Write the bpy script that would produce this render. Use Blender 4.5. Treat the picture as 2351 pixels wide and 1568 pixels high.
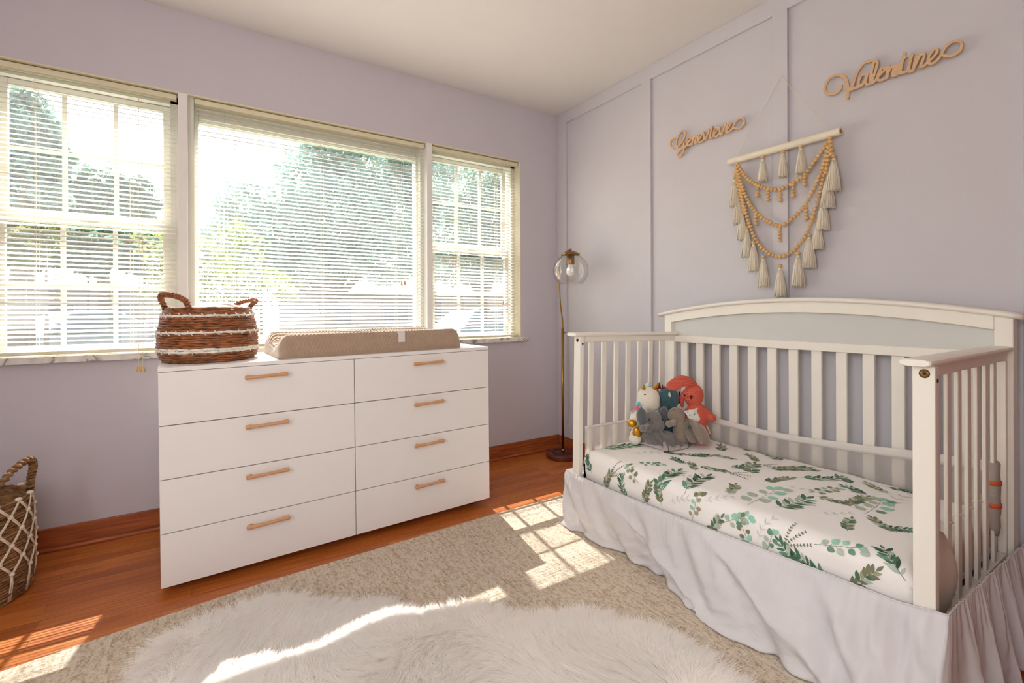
import bpy, bmesh, math, random
import numpy as np
from mathutils import Vector, Matrix, Euler
random.seed(7); rng = np.random.default_rng(7)
for o in list(bpy.data.objects): bpy.data.objects.remove(o)
SC = bpy.context.scene; COL = SC.collection

# ------------------------------------------------------------------ camera
CAMP = Vector((-2.26999728, -2.82832038, 1.03516451)); YAW = 0.578636194; ROLL = -0.00338799
F_PX = 1094.31544; CY = 712.26346
cd = bpy.data.cameras.new('camera'); cam = bpy.data.objects.new('camera', cd); COL.objects.link(cam)
FW = Vector((math.sin(YAW), math.cos(YAW), 0)); RT0 = Vector((math.cos(YAW), -math.sin(YAW), 0)); UP0 = Vector((0, 0, 1))
RT = RT0*math.cos(ROLL) + UP0*math.sin(ROLL); UP = -RT0*math.sin(ROLL) + UP0*math.cos(ROLL)
cam.matrix_world = Matrix(((RT.x, UP.x, -FW.x, CAMP.x), (RT.y, UP.y, -FW.y, CAMP.y), (RT.z, UP.z, -FW.z, CAMP.z), (0, 0, 0, 1)))
cd.sensor_width = 36; cd.lens = 36*F_PX/2351; cd.shift_y = -(784-CY)/2351; cd.clip_start = 0.02; cd.clip_end = 300
SC.camera = cam

# ------------------------------------------------------------------ world, sun, exposure
W = bpy.data.worlds.new('sky'); SC.world = W; W.use_nodes = True
nt = W.node_tree; bg = nt.nodes['Background']
sky = nt.nodes.new('ShaderNodeTexSky'); sky.sky_type = 'NISHITA'; sky.sun_disc = False
sky.sun_elevation = math.radians(52); sky.sun_rotation = math.radians(8); sky.air_density = 1.3; sky.dust_density = 4
mx = nt.nodes.new('ShaderNodeMixRGB'); mx.blend_type = 'MIX'; mx.inputs[0].default_value = 0.72
nt.links.new(sky.outputs[0], mx.inputs[1]); mx.inputs[2].default_value = (1.0, 0.985, 0.95, 1)
nt.links.new(mx.outputs[0], bg.inputs[0]); bg.inputs[1].default_value = 3.1
SUN_DIR = Vector((-0.165, -1, -1.30)).normalized()
sd = bpy.data.lights.new('sun', 'SUN'); sun = bpy.data.objects.new('sun', sd); COL.objects.link(sun)
sd.energy = 66; sd.angle = math.radians(0.53); sd.color = (1, 0.96, 0.9)
sun.rotation_euler = SUN_DIR.to_track_quat('-Z', 'Y').to_euler(); sun.location = (0, 6, 8)
def fill_lamp(name, loc, rot, sx, sy, e, col=(1, 0.97, 0.93)):
    d = bpy.data.lights.new(name, 'AREA'); d.shape = 'RECTANGLE'; d.size = sx; d.size_y = sy; d.energy = e; d.color = col
    o = bpy.data.objects.new(name, d); COL.objects.link(o); o.location = loc; o.rotation_euler = rot; return o
# unseen fill lamps, added beside and behind the camera
fill_lamp('fill_lamp_side', (-3.57, -2.9, 1.5), (0, math.radians(-90), 0), 1.2, 1.5, 52)  # soft fill from the left, set at an assumed window
fill_lamp('fill_lamp_front', (-2.5, -4.2, 1.2), (math.radians(90), 0, 0), 1.1, 1.9, 26)  # fill for the window wall, added in front of the closed door
SC.view_settings.view_transform = 'Standard'; SC.view_settings.look = 'None'
SC.view_settings.exposure = -0.86; SC.view_settings.gamma = 1; SC.view_settings.use_curve_mapping = False
SC.cycles.max_bounces = 10; SC.cycles.transparent_max_bounces = 24; SC.cycles.diffuse_bounces = 6

# ------------------------------------------------------------------ helpers
def ray(u, v): return (FW + RT*((u-1175.5)/F_PX) - UP*((v-CY)/F_PX))
def on(ax, val, u, v):
    d = ray(u, v); t = (val-CAMP[ax])/d[ax]; return CAMP + d*t
def onX(x, u, v): return on(0, x, u, v)
def onY(y, u, v): return on(1, y, u, v)
def onZ(z, u, v): return on(2, z, u, v)

def node_mat(name):
    m = bpy.data.materials.new(name); m.use_nodes = True; n = m.node_tree
    return m, n, n.nodes['Principled BSDF']
def lin(c): return tuple(((x/12.92) if x <= 0.04045 else ((x+0.055)/1.055)**2.4) for x in c)
def rgb(r, g, b): return lin((r/255, g/255, b/255)) + (1,)
def mat(name, col, rough=0.6, metal=0, var=0.06, vscale=12, bump=0.0, bscale=80, sheen=0, trans=0, spec=0.5, stretch=(1, 1, 1), emis=None):
    """plain surface with slight procedural colour variation and a fine bump"""
    m, n, p = node_mat(name)
    tc = n.nodes.new('ShaderNodeTexCoord'); mp = n.nodes.new('ShaderNodeMapping'); mp.inputs['Scale'].default_value = stretch
    n.links.new(tc.outputs['Object'], mp.inputs[0])
    no = n.nodes.new('ShaderNodeTexNoise'); no.inputs['Scale'].default_value = vscale; no.inputs['Detail'].default_value = 4
    n.links.new(mp.outputs[0], no.inputs[0])
    r = n.nodes.new('ShaderNodeValToRGB'); e = r.color_ramp.elements
    e[0].position = 0.3; e[1].position = 0.7
    e[0].color = tuple(max(0, c*(1-var)) for c in col[:3])+(1,); e[1].color = tuple(min(1, c*(1+var)) for c in col[:3])+(1,)
    n.links.new(no.outputs[0], r.inputs[0]); n.links.new(r.outputs[0], p.inputs['Base Color'])
    p.inputs['Roughness'].default_value = rough; p.inputs['Metallic'].default_value = metal
    p.inputs['Specular IOR Level'].default_value = spec
    if sheen: p.inputs['Sheen Weight'].default_value = sheen
    if trans:
        p.inputs['Subsurface Weight'].default_value = trans; p.inputs['Subsurface Radius'].default_value = (0.02, 0.02, 0.02); p.inputs['Subsurface Scale'].default_value = 0.5
    if bump:
        b = n.nodes.new('ShaderNodeTexNoise'); b.inputs['Scale'].default_value = bscale; b.inputs['Detail'].default_value = 5
        n.links.new(mp.outputs[0], b.inputs[0])
        bu = n.nodes.new('ShaderNodeBump'); bu.inputs['Strength'].default_value = bump; bu.inputs['Distance'].default_value = 0.004
        n.links.new(b.outputs[0], bu.inputs['Height']); n.links.new(bu.outputs[0], p.inputs['Normal'])
    return m
def cloth_mat(name, col, transl=0.35, rough=0.85, bump=0.3, bscale=60, alpha=1.0, var=0.04):
    """thin cloth: diffuse plus light passing through"""
    m = mat(name, col, rough, var=var, bump=bump, bscale=bscale, spec=0.2); n = m.node_tree; p = n.nodes['Principled BSDF']; out = n.nodes['Material Output']
    t = n.nodes.new('ShaderNodeBsdfTranslucent'); t.inputs[0].default_value = col
    mixs = n.nodes.new('ShaderNodeMixShader'); mixs.inputs[0].default_value = transl
    n.links.new(p.outputs[0], mixs.inputs[1]); n.links.new(t.outputs[0], mixs.inputs[2]); last = mixs.outputs[0]
    if alpha < 1:
        tr = n.nodes.new('ShaderNodeBsdfTransparent'); m2 = n.nodes.new('ShaderNodeMixShader'); m2.inputs[0].default_value = alpha
        n.links.new(tr.outputs[0], m2.inputs[1]); n.links.new(last, m2.inputs[2]); last = m2.outputs[0]
    n.links.new(last, out.inputs[0]); return m
def glass_mat(name, tint=(1, 1, 1, 1), refl=1.0, haze=0.0):
    m, n, p = node_mat(name); out = n.nodes['Material Output']
    tr = n.nodes.new('ShaderNodeBsdfTransparent'); tr.inputs[0].default_value = tint
    gl = n.nodes.new('ShaderNodeBsdfGlossy'); gl.inputs['Roughness'].default_value = 0.02
    lw = n.nodes.new('ShaderNodeLayerWeight'); lw.inputs[0].default_value = 0.5
    pw = n.nodes.new('ShaderNodeMath'); pw.operation = 'POWER'; pw.inputs[1].default_value = 4.0; n.links.new(lw.outputs['Facing'], pw.inputs[0])
    mu = n.nodes.new('ShaderNodeMath'); mu.operation = 'MULTIPLY_ADD'; mu.inputs[1].default_value = 0.85*refl; mu.inputs[2].default_value = 0.035*refl
    mu.use_clamp = True
    mi = n.nodes.new('ShaderNodeMixShader'); n.links.new(pw.outputs[0], mu.inputs[0]); n.links.new(mu.outputs[0], mi.inputs[0])
    n.links.new(tr.outputs[0], mi.inputs[1]); n.links.new(gl.outputs[0], mi.inputs[2]); last = mi.outputs[0]
    if haze:  # white scattering layer added to wash out the view like bright haze
        tl = n.nodes.new('ShaderNodeBsdfTranslucent'); tl.inputs[0].default_value = (1, 1, 1, 1); m3 = n.nodes.new('ShaderNodeMixShader'); m3.inputs[0].default_value = haze
        n.links.new(last, m3.inputs[1]); n.links.new(tl.outputs[0], m3.inputs[2]); last = m3.outputs[0]
    n.links.new(last, out.inputs[0]); return m

class MB:
    def __init__(s): s.v = []; s.f = []; s.m = []
    def add(s, vs, fs, mi=0):
        o = len(s.v); s.v += [tuple(v) for v in vs]; s.f += [tuple(i+o for i in f) for f in fs]; s.m += [mi]*len(fs); return s
    def box(s, x0, x1, y0, y1, z0, z1, mi=0):
        vs = [(x, y, z) for x in (x0, x1) for y in (y0, y1) for z in (z0, z1)]
        return s.add(vs, [(0, 1, 3, 2), (4, 6, 7, 5), (0, 4, 5, 1), (2, 3, 7, 6), (0, 2, 6, 4), (1, 5, 7, 3)], mi)
    def tube(s, pts, r, n=8, mi=0, cap=True, closed=False, flat=None):
        pts = [Vector(p) for p in pts]; N = len(pts); rs = r if isinstance(r, (list, tuple)) else [r]*N
        vs = []; prev = None
        for i, p in enumerate(pts):
            if closed: t = pts[(i+1) % N]-pts[i-1]
            else: t = pts[min(i+1, N-1)]-pts[max(i-1, 0)]
            if t.length < 1e-9: t = Vector((0, 0, 1))
            t.normalize()
            if prev is None: a = t.orthogonal().normalized()
            else:
                a = prev-t*prev.dot(t)
                a = a.normalized() if a.length > 1e-6 else t.orthogonal().normalized()
            prev = a; b = t.cross(a)
            for k in range(n):
                an = 2*math.pi*k/n; vs.append(p+(a*math.cos(an)+b*math.sin(an)*(flat or 1))*rs[i])
        fs = []
        for i in range(N if closed else N-1):
            j = (i+1) % N
            for k in range(n): fs.append((i*n+k, i*n+(k+1) % n, j*n+(k+1) % n, j*n+k))
        if cap and not closed: fs.append(tuple(range(n))[::-1]); fs.append(tuple((N-1)*n+k for k in range(n)))
        return s.add(vs, fs, mi)
    def lathe(s, prof, c=(0, 0, 0), n=32, mi=0, sx=1, sy=1, axis=None):
        vs = []; c = Vector(c)
        for r, z in prof:
            for k in range(n):
                a = 2*math.pi*k/n; v = Vector((r*math.cos(a)*sx, r*math.sin(a)*sy, z))
                if axis is not None: v = axis @ v
                vs.append(c+v)
        fs = []
        for i in range(len(prof)-1):
            for k in range(n): fs.append((i*n+k, i*n+(k+1) % n, (i+1)*n+(k+1) % n, (i+1)*n+k))
        if prof[0][0] > 1e-5: fs.append(tuple(range(n))[::-1])
        if prof[-1][0] > 1e-5: fs.append(tuple((len(prof)-1)*n+k for k in range(n)))
        return s.add(vs, fs, mi)
    def ell(s, c, r, rot=(0, 0, 0), n=20, mi=0, fn=None):
        c = Vector(c); R = Euler(rot).to_matrix(); r = (r, r, r) if isinstance(r, (int, float)) else r
        vs = []; m = n//2
        for i in range(m+1):
            th = math.pi*i/m
            for k in range(n):
                a = 2*math.pi*k/n; v = Vector((math.sin(th)*math.cos(a), math.sin(th)*math.sin(a), math.cos(th)))
                q = fn(v) if fn else 1
                vs.append(c+R @ Vector((v.x*r[0]*q, v.y*r[1]*q, v.z*r[2]*q)))
        fs = []
        for i in range(m):
            for k in range(n): fs.append((i*n+k, (i+1)*n+k, (i+1)*n+(k+1) % n, i*n+(k+1) % n))
        return s.add(vs, fs, mi)
    def grid(s, fn, nu, nv, mi=0, flip=False):
        vs = [fn(i/nu, j/nv) for i in range(nu+1) for j in range(nv+1)]
        fs = [(i*(nv+1)+j, (i+1)*(nv+1)+j, (i+1)*(nv+1)+j+1, i*(nv+1)+j+1) for i in range(nu) for j in range(nv)]
        if flip: fs = [f[::-1] for f in fs]
        return s.add(vs, fs, mi)
    def build(s, name, mats, parent=None, smooth=False, bevel=0, sub=0, solid=0, auto=None, weld=False):
        me = bpy.data.meshes.new(name); me.from_pydata(s.v, [], s.f)
        mats = mats if isinstance(mats, (list, tuple)) else [mats]
        for m in mats: me.materials.append(m)
        me.polygons.foreach_set('material_index', s.m)
        if weld:
            b = bmesh.new(); b.from_mesh(me); bmesh.ops.remove_doubles(b, verts=b.verts, dist=1e-5)
            bmesh.ops.recalc_face_normals(b, faces=b.faces); b.to_mesh(me); b.free()
        me.update()
        if smooth: me.polygons.foreach_set('use_smooth', [True]*len(me.polygons))
        o = bpy.data.objects.new(name, me); COL.objects.link(o); o.parent = parent
        if solid: md = o.modifiers.new('solid', 'SOLIDIFY'); md.thickness = solid; md.offset = 0
        if bevel:
            md = o.modifiers.new('bevel', 'BEVEL'); md.width = bevel; md.segments = 2; md.limit_method = 'ANGLE'
            me.polygons.foreach_set('use_smooth', [True]*len(me.polygons))
            md.harden_normals = True
        if sub: md = o.modifiers.new('sub', 'SUBSURF'); md.levels = sub; md.render_levels = sub
        return o
def empty(name, label, cat, loc=(0, 0, 0), rot=(0, 0, 0), group=None):
    o = bpy.data.objects.new(name, None); COL.objects.link(o); o.location = loc; o.rotation_euler = rot; o.empty_display_size = 0.05
    return tag(o, label, cat, group)
def tag(o, label, cat, group=None):
    o['label'] = label; o['category'] = cat
    if group: o['group'] = group
    return o
def struct(o): o['kind'] = 'structure'; return o
def copy_tree(o, parent=None):
    c = o.copy(); COL.objects.link(c); c.parent = parent
    for ch in o.children: copy_tree(ch, c)
    return c
def crom(pts, k=6):
    P = [Vector(p) for p in pts]; out = []
    for i in range(len(P)-1):
        a = P[max(i-1, 0)]; b = P[i]; c = P[i+1]; d = P[min(i+2, len(P)-1)]
        for j in range(k):
            t = j/k; out.append(0.5*((2*b)+(c-a)*t+(2*a-5*b+4*c-d)*t*t+(-a+3*b-3*c+d)*t**3))
    out.append(P[-1]); return out
def fbm(x, y, s=0): return (math.sin(x*1.7+s)+math.sin(y*2.3+s*1.7)+math.sin((x+y)*3.1+s*2.1)*.6+math.sin((x-y*1.3)*5.3+s)*.35)/2.9

# ------------------------------------------------------------------ materials
M = {}
M['wall'] = mat('lavender_paint', rgb(200, 195, 202), 0.75, var=0.012, vscale=3, bump=0.12, bscale=260)
M['panelwall'] = mat('lavender_panel_paint', rgb(197, 194, 199), 0.55, var=0.015, vscale=4, bump=0.1, bscale=200)
M['ceiling'] = mat('ceiling_paint', rgb(220, 217, 214), 0.85, var=0.01, vscale=3, bump=0.1, bscale=150)
M['trimwhite'] = mat('window_trim_paint', rgb(232, 230, 226), 0.45, var=0.02, bump=0.05)
M['cream'] = mat('aged_cream_paint', rgb(222, 214, 186), 0.5, var=0.04)
M['alu'] = mat('window_frame_enamel', rgb(214, 214, 204), 0.4, var=0.02)
M['slat'] = mat('blind_slat_enamel', rgb(236, 230, 222), 0.38, var=0.01)
M['cord'] = mat('cord_cotton', rgb(226, 216, 190), 0.9)
M['tasselwood'] = mat('tassel_wood', rgb(214, 170, 96), 0.45)
M['white'] = mat('crib_white_paint', rgb(238, 233, 222), 0.38, var=0.012, bump=0.03, bscale=120)
M['cribgrey'] = mat('pale_grey_paint', rgb(206, 206, 202), 0.4, var=0.01)
M['dresser'] = mat('dresser_white_laminate', rgb(233, 229, 226), 0.42, var=0.006, bump=0.02, bscale=200, stretch=(1, 1, 12))
M['dark'] = mat('gap_shade_and_bolts', rgb(60, 45, 38), 0.8)  # dark brown for bolts and for the shade painted into drawer gaps
M['handle'] = mat('beech_wood', rgb(204, 152, 108), 0.4, var=0.12, vscale=30, stretch=(1, 6, 6))
M['brass'] = mat('antique_brass', rgb(150, 116, 62), 0.32, metal=1, var=0.1, vscale=20)
M['lampbase'] = mat('lamp_base_mahogany', rgb(96, 42, 30), 0.35, var=0.15, vscale=10)
M['black'] = mat('black_metal', rgb(28, 28, 28), 0.4)
M['pane'] = glass_mat('window_glass', (0.97, 0.985, 0.98, 1), haze=0.012)
M['globe'] = glass_mat('lamp_glass', (0.985, 0.985, 0.98, 1), 1.4)
M['bulb'] = mat('bulb_white', rgb(240, 238, 232), 0.25, trans=0.3)

def wood_floor():
    m, n, p = node_mat('oak_strip_floor')
    tc = n.nodes.new('ShaderNodeTexCoord')
    br = n.nodes.new('ShaderNodeTexBrick'); br.inputs['Scale'].default_value = 1; br.inputs['Brick Width'].default_value = 1.15
    br.inputs['Row Height'].default_value = 0.057; br.inputs['Mortar Size'].default_value = 0.0008; br.inputs['Mortar Smooth'].default_value = 0.3
    br.inputs['Bias'].default_value = 0; br.offset = 0.37; br.offset_frequency = 2
    br.inputs['Color1'].default_value = (0, 0, 0, 1); br.inputs['Color2'].default_value = (1, 1, 1, 1); br.inputs['Mortar'].default_value = (0.5, 0.5, 0.5, 1)
    n.links.new(tc.outputs['Object'], br.inputs[0])
    r1 = n.nodes.new('ShaderNodeValToRGB'); cr = r1.color_ramp
    cr.elements[0].color = rgb(172, 92, 38); cr.elements[1].color = rgb(206, 124, 56); e = cr.elements.new(0.5); e.color = rgb(190, 106, 46)
    n.links.new(br.outputs['Color'], r1.inputs[0])
    mp = n.nodes.new('ShaderNodeMapping'); mp.inputs['Scale'].default_value = (2.2, 45, 1); n.links.new(tc.outputs['Object'], mp.inputs[0])
    no = n.nodes.new('ShaderNodeTexNoise'); no.inputs['Scale'].default_value = 2.4; no.inputs['Detail'].default_value = 7; no.inputs['Distortion'].default_value = 0.7
    n.links.new(mp.outputs[0], no.inputs[0])
    r2 = n.nodes.new('ShaderNodeValToRGB'); r2.color_ramp.elements[0].position = 0.28; r2.color_ramp.elements[0].color = (0.42, 0.34, 0.3, 1)
    r2.color_ramp.elements[1].position = 0.62; r2.color_ramp.elements[1].color = (1.05, 1.05, 1.05, 1)
    n.links.new(no.outputs[0], r2.inputs[0])
    mu = n.nodes.new('ShaderNodeMixRGB'); mu.blend_type = 'MULTIPLY'; mu.inputs[0].default_value = 0.75
    n.links.new(r1.outputs[0], mu.inputs[1]); n.links.new(r2.outputs[0], mu.inputs[2])
    mo = n.nodes.new('ShaderNodeMixRGB'); mo.blend_type = 'MIX'; mo.inputs[2].default_value = rgb(70, 30, 16)
    sc = n.nodes.new('ShaderNodeMath'); sc.operation = 'MULTIPLY'; sc.inputs[1].default_value = 0.75
    n.links.new(br.outputs['Fac'], sc.inputs[0]); n.links.new(sc.outputs[0], mo.inputs[0]); n.links.new(mu.outputs[0], mo.inputs[1]); n.links.new(mo.outputs[0], p.inputs['Base Color'])
    p.inputs['Roughness'].default_value = 0.34
    bu = n.nodes.new('ShaderNodeBump'); bu.inputs['Strength'].default_value = 0.12; bu.inputs['Distance'].default_value = 0.002
    n.links.new(no.outputs[0], bu.inputs['Height']); n.links.new(bu.outputs[0], p.inputs['Normal']); return m
M['floor'] = wood_floor()
def grain_mat(name, c0, c1, stretch, scale=2.5, rough=0.4):
    m, n, p = node_mat(name); tc = n.nodes.new('ShaderNodeTexCoord'); mp = n.nodes.new('ShaderNodeMapping'); mp.inputs['Scale'].default_value = stretch
    n.links.new(tc.outputs['Object'], mp.inputs[0]); no = n.nodes.new('ShaderNodeTexNoise'); no.inputs['Scale'].default_value = scale; no.inputs['Detail'].default_value = 6; no.inputs['Distortion'].default_value = 0.5
    n.links.new(mp.outputs[0], no.inputs[0]); r = n.nodes.new('ShaderNodeValToRGB'); r.color_ramp.elements[0].position = 0.3; r.color_ramp.elements[1].position = 0.7
    r.color_ramp.elements[0].color = c0; r.color_ramp.elements[1].color = c1; n.links.new(no.outputs[0], r.inputs[0]); n.links.new(r.outputs[0], p.inputs['Base Color'])
    p.inputs['Roughness'].default_value = rough; return m
M['baseboard'] = grain_mat('baseboard_wood', rgb(130, 62, 28), rgb(184, 100, 50), (2, 30, 30))
M['plywood'] = grain_mat('sign_plywood', rgb(196, 160, 122), rgb(216, 182, 144), (3, 3, 30), 8, 0.6)
def marble():
    m, n, p = node_mat('marble_sill'); tc = n.nodes.new('ShaderNodeTexCoord')
    no = n.nodes.new('ShaderNodeTexNoise'); no.inputs['Scale'].default_value = 3.2; no.inputs['Detail'].default_value = 8; no.inputs['Distortion'].default_value = 2.2
    n.links.new(tc.outputs['Object'], no.inputs[0]); r = n.nodes.new('ShaderNodeValToRGB'); e = r.color_ramp.elements
    e[0].position = 0.4; e[0].color = rgb(224, 220, 212); e[1].position = 0.6; e[1].color = rgb(228, 224, 216)
    k = e.new(0.49); k.color = rgb(200, 194, 186); k = e.new(0.505); k.color = rgb(110, 102, 96); k = e.new(0.525); k.color = rgb(206, 200, 192)
    n.links.new(no.outputs[0], r.inputs[0]); n.links.new(r.outputs[0], p.inputs['Base Color']); p.inputs['Roughness'].default_value = 0.3; return m
M['marble'] = marble()
def rug_mat():
    m, n, p = node_mat('woven_rug'); tc = n.nodes.new('ShaderNodeTexCoord')
    mp = n.nodes.new('ShaderNodeMapping'); mp.inputs['Scale'].default_value = (1, 0.5, 1); mp.inputs['Rotation'].default_value = (0, 0, 0.0); n.links.new(tc.outputs['Object'], mp.inputs[0])
    a = n.nodes.new('ShaderNodeTexNoise'); a.inputs['Scale'].default_value = 120; a.inputs['Detail'].default_value = 3; n.links.new(mp.outputs[0], a.inputs[0])
    f = n.nodes.new('ShaderNodeTexNoise'); f.inputs['Scale'].default_value = 240; f.inputs['Detail'].default_value = 2; n.links.new(tc.outputs['Object'], f.inputs[0])
    mp2 = n.nodes.new('ShaderNodeMapping'); mp2.inputs['Scale'].default_value = (24, 1.6, 1); n.links.new(tc.outputs['Object'], mp2.inputs[0])
    b = n.nodes.new('ShaderNodeTexNoise'); b.inputs['Scale'].default_value = 3; b.inputs['Detail'].default_value = 3; n.links.new(mp2.outputs[0], b.inputs[0])
    bh = n.nodes.new('ShaderNodeMath'); bh.operation = 'MULTIPLY_ADD'; bh.inputs[1].default_value = 0.5; bh.inputs[2].default_value = 0.25; n.links.new(b.outputs[0], bh.inputs[0])
    ad = n.nodes.new('ShaderNodeMath'); ad.operation = 'ADD'; n.links.new(a.outputs[0], ad.inputs[0]); n.links.new(bh.outputs[0], ad.inputs[1])
    ad2 = n.nodes.new('ShaderNodeMath'); ad2.operation = 'MULTIPLY_ADD'; ad2.inputs[1].default_value = 0.9; n.links.new(f.outputs[0], ad2.inputs[0]); n.links.new(ad.outputs[0], ad2.inputs[2])
    r = n.nodes.new('ShaderNodeValToRGB'); e = r.color_ramp.elements; r.color_ramp.interpolation = 'LINEAR'
    dv = n.nodes.new('ShaderNodeMath'); dv.operation = 'MULTIPLY'; dv.inputs[1].default_value = 1/2.9; n.links.new(ad2.outputs[0], dv.inputs[0])
    e[0].position = 0.41; e[0].color = rgb(160, 142, 118); e[1].position = 0.55; e[1].color = rgb(214, 202, 186); k = e.new(0.47); k.color = rgb(194, 178, 158)
    n.links.new(dv.outputs[0], r.inputs[0]); n.links.new(r.outputs[0], p.inputs['Base Color']); p.inputs['Roughness'].default_value = 0.95; p.inputs['Specular IOR Level'].default_value = 0.1
    bu = n.nodes.new('ShaderNodeBump'); bu.inputs['Strength'].default_value = 0.6; bu.inputs['Distance'].default_value = 0.004; n.links.new(f.outputs[0], bu.inputs['Height']); n.links.new(bu.outputs[0], p.inputs['Normal']); return m
M['rug'] = rug_mat()

# ================================================================== ROOM
XL, XR, YF, YB, H = -3.6, 0.0, -4.3, 0.0, 2.5
WT = 0.16                                       # wall thickness
OX0, OX1, OZ0, OZ1 = -3.043, -0.345, 0.815, 2.105
struct(MB().box(XL-WT, XR+WT, YF-WT, YB+WT, -0.12, 0).build('floor', M['floor']))
struct(MB().box(XL-WT, XR+WT, YF-WT, YB+WT, H, H+0.12).build('ceiling', M['ceiling']))
b = MB(); b.box(XL-WT, OX0, 0, WT, 0, H).box(OX1, XR+WT, 0, WT, 0, H).box(OX0, OX1, 0, WT, 0, OZ0).box(OX0, OX1, 0, WT, OZ1, H)
struct(b.build('wall_back', M['wall']))
struct(MB().box(XR, XR+WT, YF-WT, YB, 0, H).build('wall_right', M['panelwall']))
b = MB(); sy0, sy1, sz0, sz1 = -3.65, -2.15, 0.9, 2.1
b.box(XL-WT, XL, YF-WT, sy0, 0, H).box(XL-WT, XL, sy1, YB, 0, H).box(XL-WT, XL, sy0, sy1, 0, sz0).box(XL-WT, XL, sy0, sy1, sz1, H)
struct(b.build('wall_left', M['wall']))
b = MB(); b.box(XL, -3.05, YF-WT, YF, 0, H).box(-1.95, -1.25, YF-WT, YF, 0, H).box(-3.05, -1.95, YF-WT, YF, 2.05, H)
b.box(-1.25, XR, -2.95, -2.84, 2.05, H).box(-1.25, -1.15, YF-WT, -2.95, 0, H).box(-1.25, -1.17, -2.95, -2.84, 0, 2.05)      # unseen closet beside the crib, added to keep its near end dark
struct(b.build('wall_front_and_blocker', M['wall']))
struct(MB().box(-1.17, XR, -2.93, -2.87, 0.0, 2.05).build('shade_door', M['baseboard'], bevel=0.002))  # unseen brown door, added to darken the crib end facing it
struct(MB().box(-3.05, -1.95, YF-0.12, YF-0.08, 0, 2.05).build('door_1', M['trimwhite']))
# reveal lining and mullions
b = MB(); b.box(OX1-0.006, OX1+0.0, 0.001, 0.15, OZ0, OZ1).box(OX0, OX0+0.006, 0.001, 0.15, OZ0, OZ1).box(OX0, OX1, 0.001, 0.15, OZ1-0.006, OZ1)
struct(b.build('trim_1', M['cream']))
struct(MB().box(-2.36, -2.321, -0.002, 0.13, 0.843, OZ1-0.004).build('trim_2', M['trimwhite'], bevel=0.002))
struct(MB().box(-1.066, -1.028, -0.002, 0.13, 0.843, OZ1-0.004).build('trim_3', M['trimwhite'], bevel=0.002))
struct(MB().box(-2.321, -2.296, 0.03, 0.13, 0.843, OZ1-0.006).build('trim_4', M['alu']))
struct(MB().box(-1.09, -1.066, 0.05, 0.13, 0.843, OZ1-0.006).build('trim_5', M['alu']))
struct(MB().box(OX0-0.035, -0.313, -0.045, 0.0, 0.815, 0.843).box(OX0, OX1, 0.0, 0.155, 0.8151, 0.843).build('window_sill', M['marble'], bevel=0.002))
# baseboards
def baseboard(name, vert, x0, x1, y0, y1, ax):
    b = MB()
    if ax == 'x': b.box(x0, x1, y0, y1, 0, 0.098); b.tube([(x0, y0-0.006, 0.008), (x1, y0-0.006, 0.008)], 0.011, 10)
    else: b.box(x0, x1, y0, y1, 0, 0.098); b.tube([(x0-0.006, y0, 0.008), (x0-0.006, y1, 0.008)], 0.011, 10)
    return struct(b.build(name, M['baseboard'], bevel=0.003))
baseboard('baseboard_back', 0, XL, XR-0.014, -0.014, -0.0, 'x')
baseboard('baseboard_right', 0, -0.014, 0, -2.84, -0.014, 'y')
# board and batten panelling of the right wall
k = 6
for (y0, y1, z0, z1) in ((-0.075, -0.0, 0.098, 2.5), (-0.896, -0.823, 0.098, 2.5), (-1.691, -1.62, 0.098, 2.5), (-2.51, -2.437, 0.098, 2.5)):
    struct(MB().box(-0.015, 0, y0-(0.034 if y1 == 0 else 0), y1-0.001, z0, z1).build('trim_%d' % k, M['panelwall'], bevel=0.0015)); k += 1
struct(MB().box(-0.0145, 0, -2.835, -0.001, 2.415, 2.4995).build('trim_%d' % k, M['panelwall'], bevel=0.0015)); k += 1
struct(MB().box(-0.0145, 0, -2.835, -0.001, 0.098, 0.191).build('trim_%d' % k, M['panelwall'], bevel=0.0015)); k += 1

# windows
def sash(w, x0, x1, z0, z1, y0, y1, fr, nx, nz, muntin=0.017):
    b = MB(); b.box(x0-fr, x0, y0, y1, z0-fr, z1+fr).box(x1, x1+fr, y0, y1, z0-fr, z1+fr).box(x0, x1, y0, y1, z1, z1+fr).box(x0, x1, y0, y1, z0-fr, z0)
    b.build('sash', M['alu'], w, bevel=0.002)
    if nx:
        ym = (y0+y1)/2; b = MB()
        for i in range(1, nx): x = x0+(x1-x0)*i/nx; b.box(x-muntin/2, x+muntin/2, ym-0.007, ym+0.007, z0, z1)
        for i in range(1, nz): z = z0+(z1-z0)*i/nz; b.box(x0, x1, ym-0.0065, ym+0.0065, z-muntin/2, z+muntin/2)
        b.build('muntin', M['alu'], w)
    MB().box(x0, x1, (y0+y1)/2-0.0015, (y0+y1)/2+0.0015, z0, z1).build('window_pane', M['pane'], w)
def dh_window(name, x0, x1):
    w = bpy.data.objects.new(name, None); COL.objects.link(w); struct(w); w.location = (0, 0, 0)
    b = MB(); b.box(x0, x0+0.034, 0.07, 0.15, 0.843, 2.099).box(x1-0.034, x1, 0.07, 0.15, 0.843, 2.099).box(x0, x1, 0.07, 0.15, 2.062, 2.099)
    b.build('window_frame', M['alu'], w, bevel=0.002)
    gx0, gx1 = x0+0.064, x1-0.064+0.0
    if name == 'window_3': gx0 = x0+0.05; gx1 = -0.431
    sash(w, gx0, gx1, 1.487, 2.03, 0.115, 0.14, 0.03, 3, 2)
    sash(w, gx0, gx1, 0.875, 1.43, 0.078, 0.103, 0.03, 3, 2)
    MB().box((gx0+gx1)/2-0.03, (gx0+gx1)/2+0.03, 0.065, 0.082, 1.452, 1.462).build('sash_lock', M['alu'], w, bevel=0.002)
dh_window('window_1', OX0+0.006, -2.36)
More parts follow.
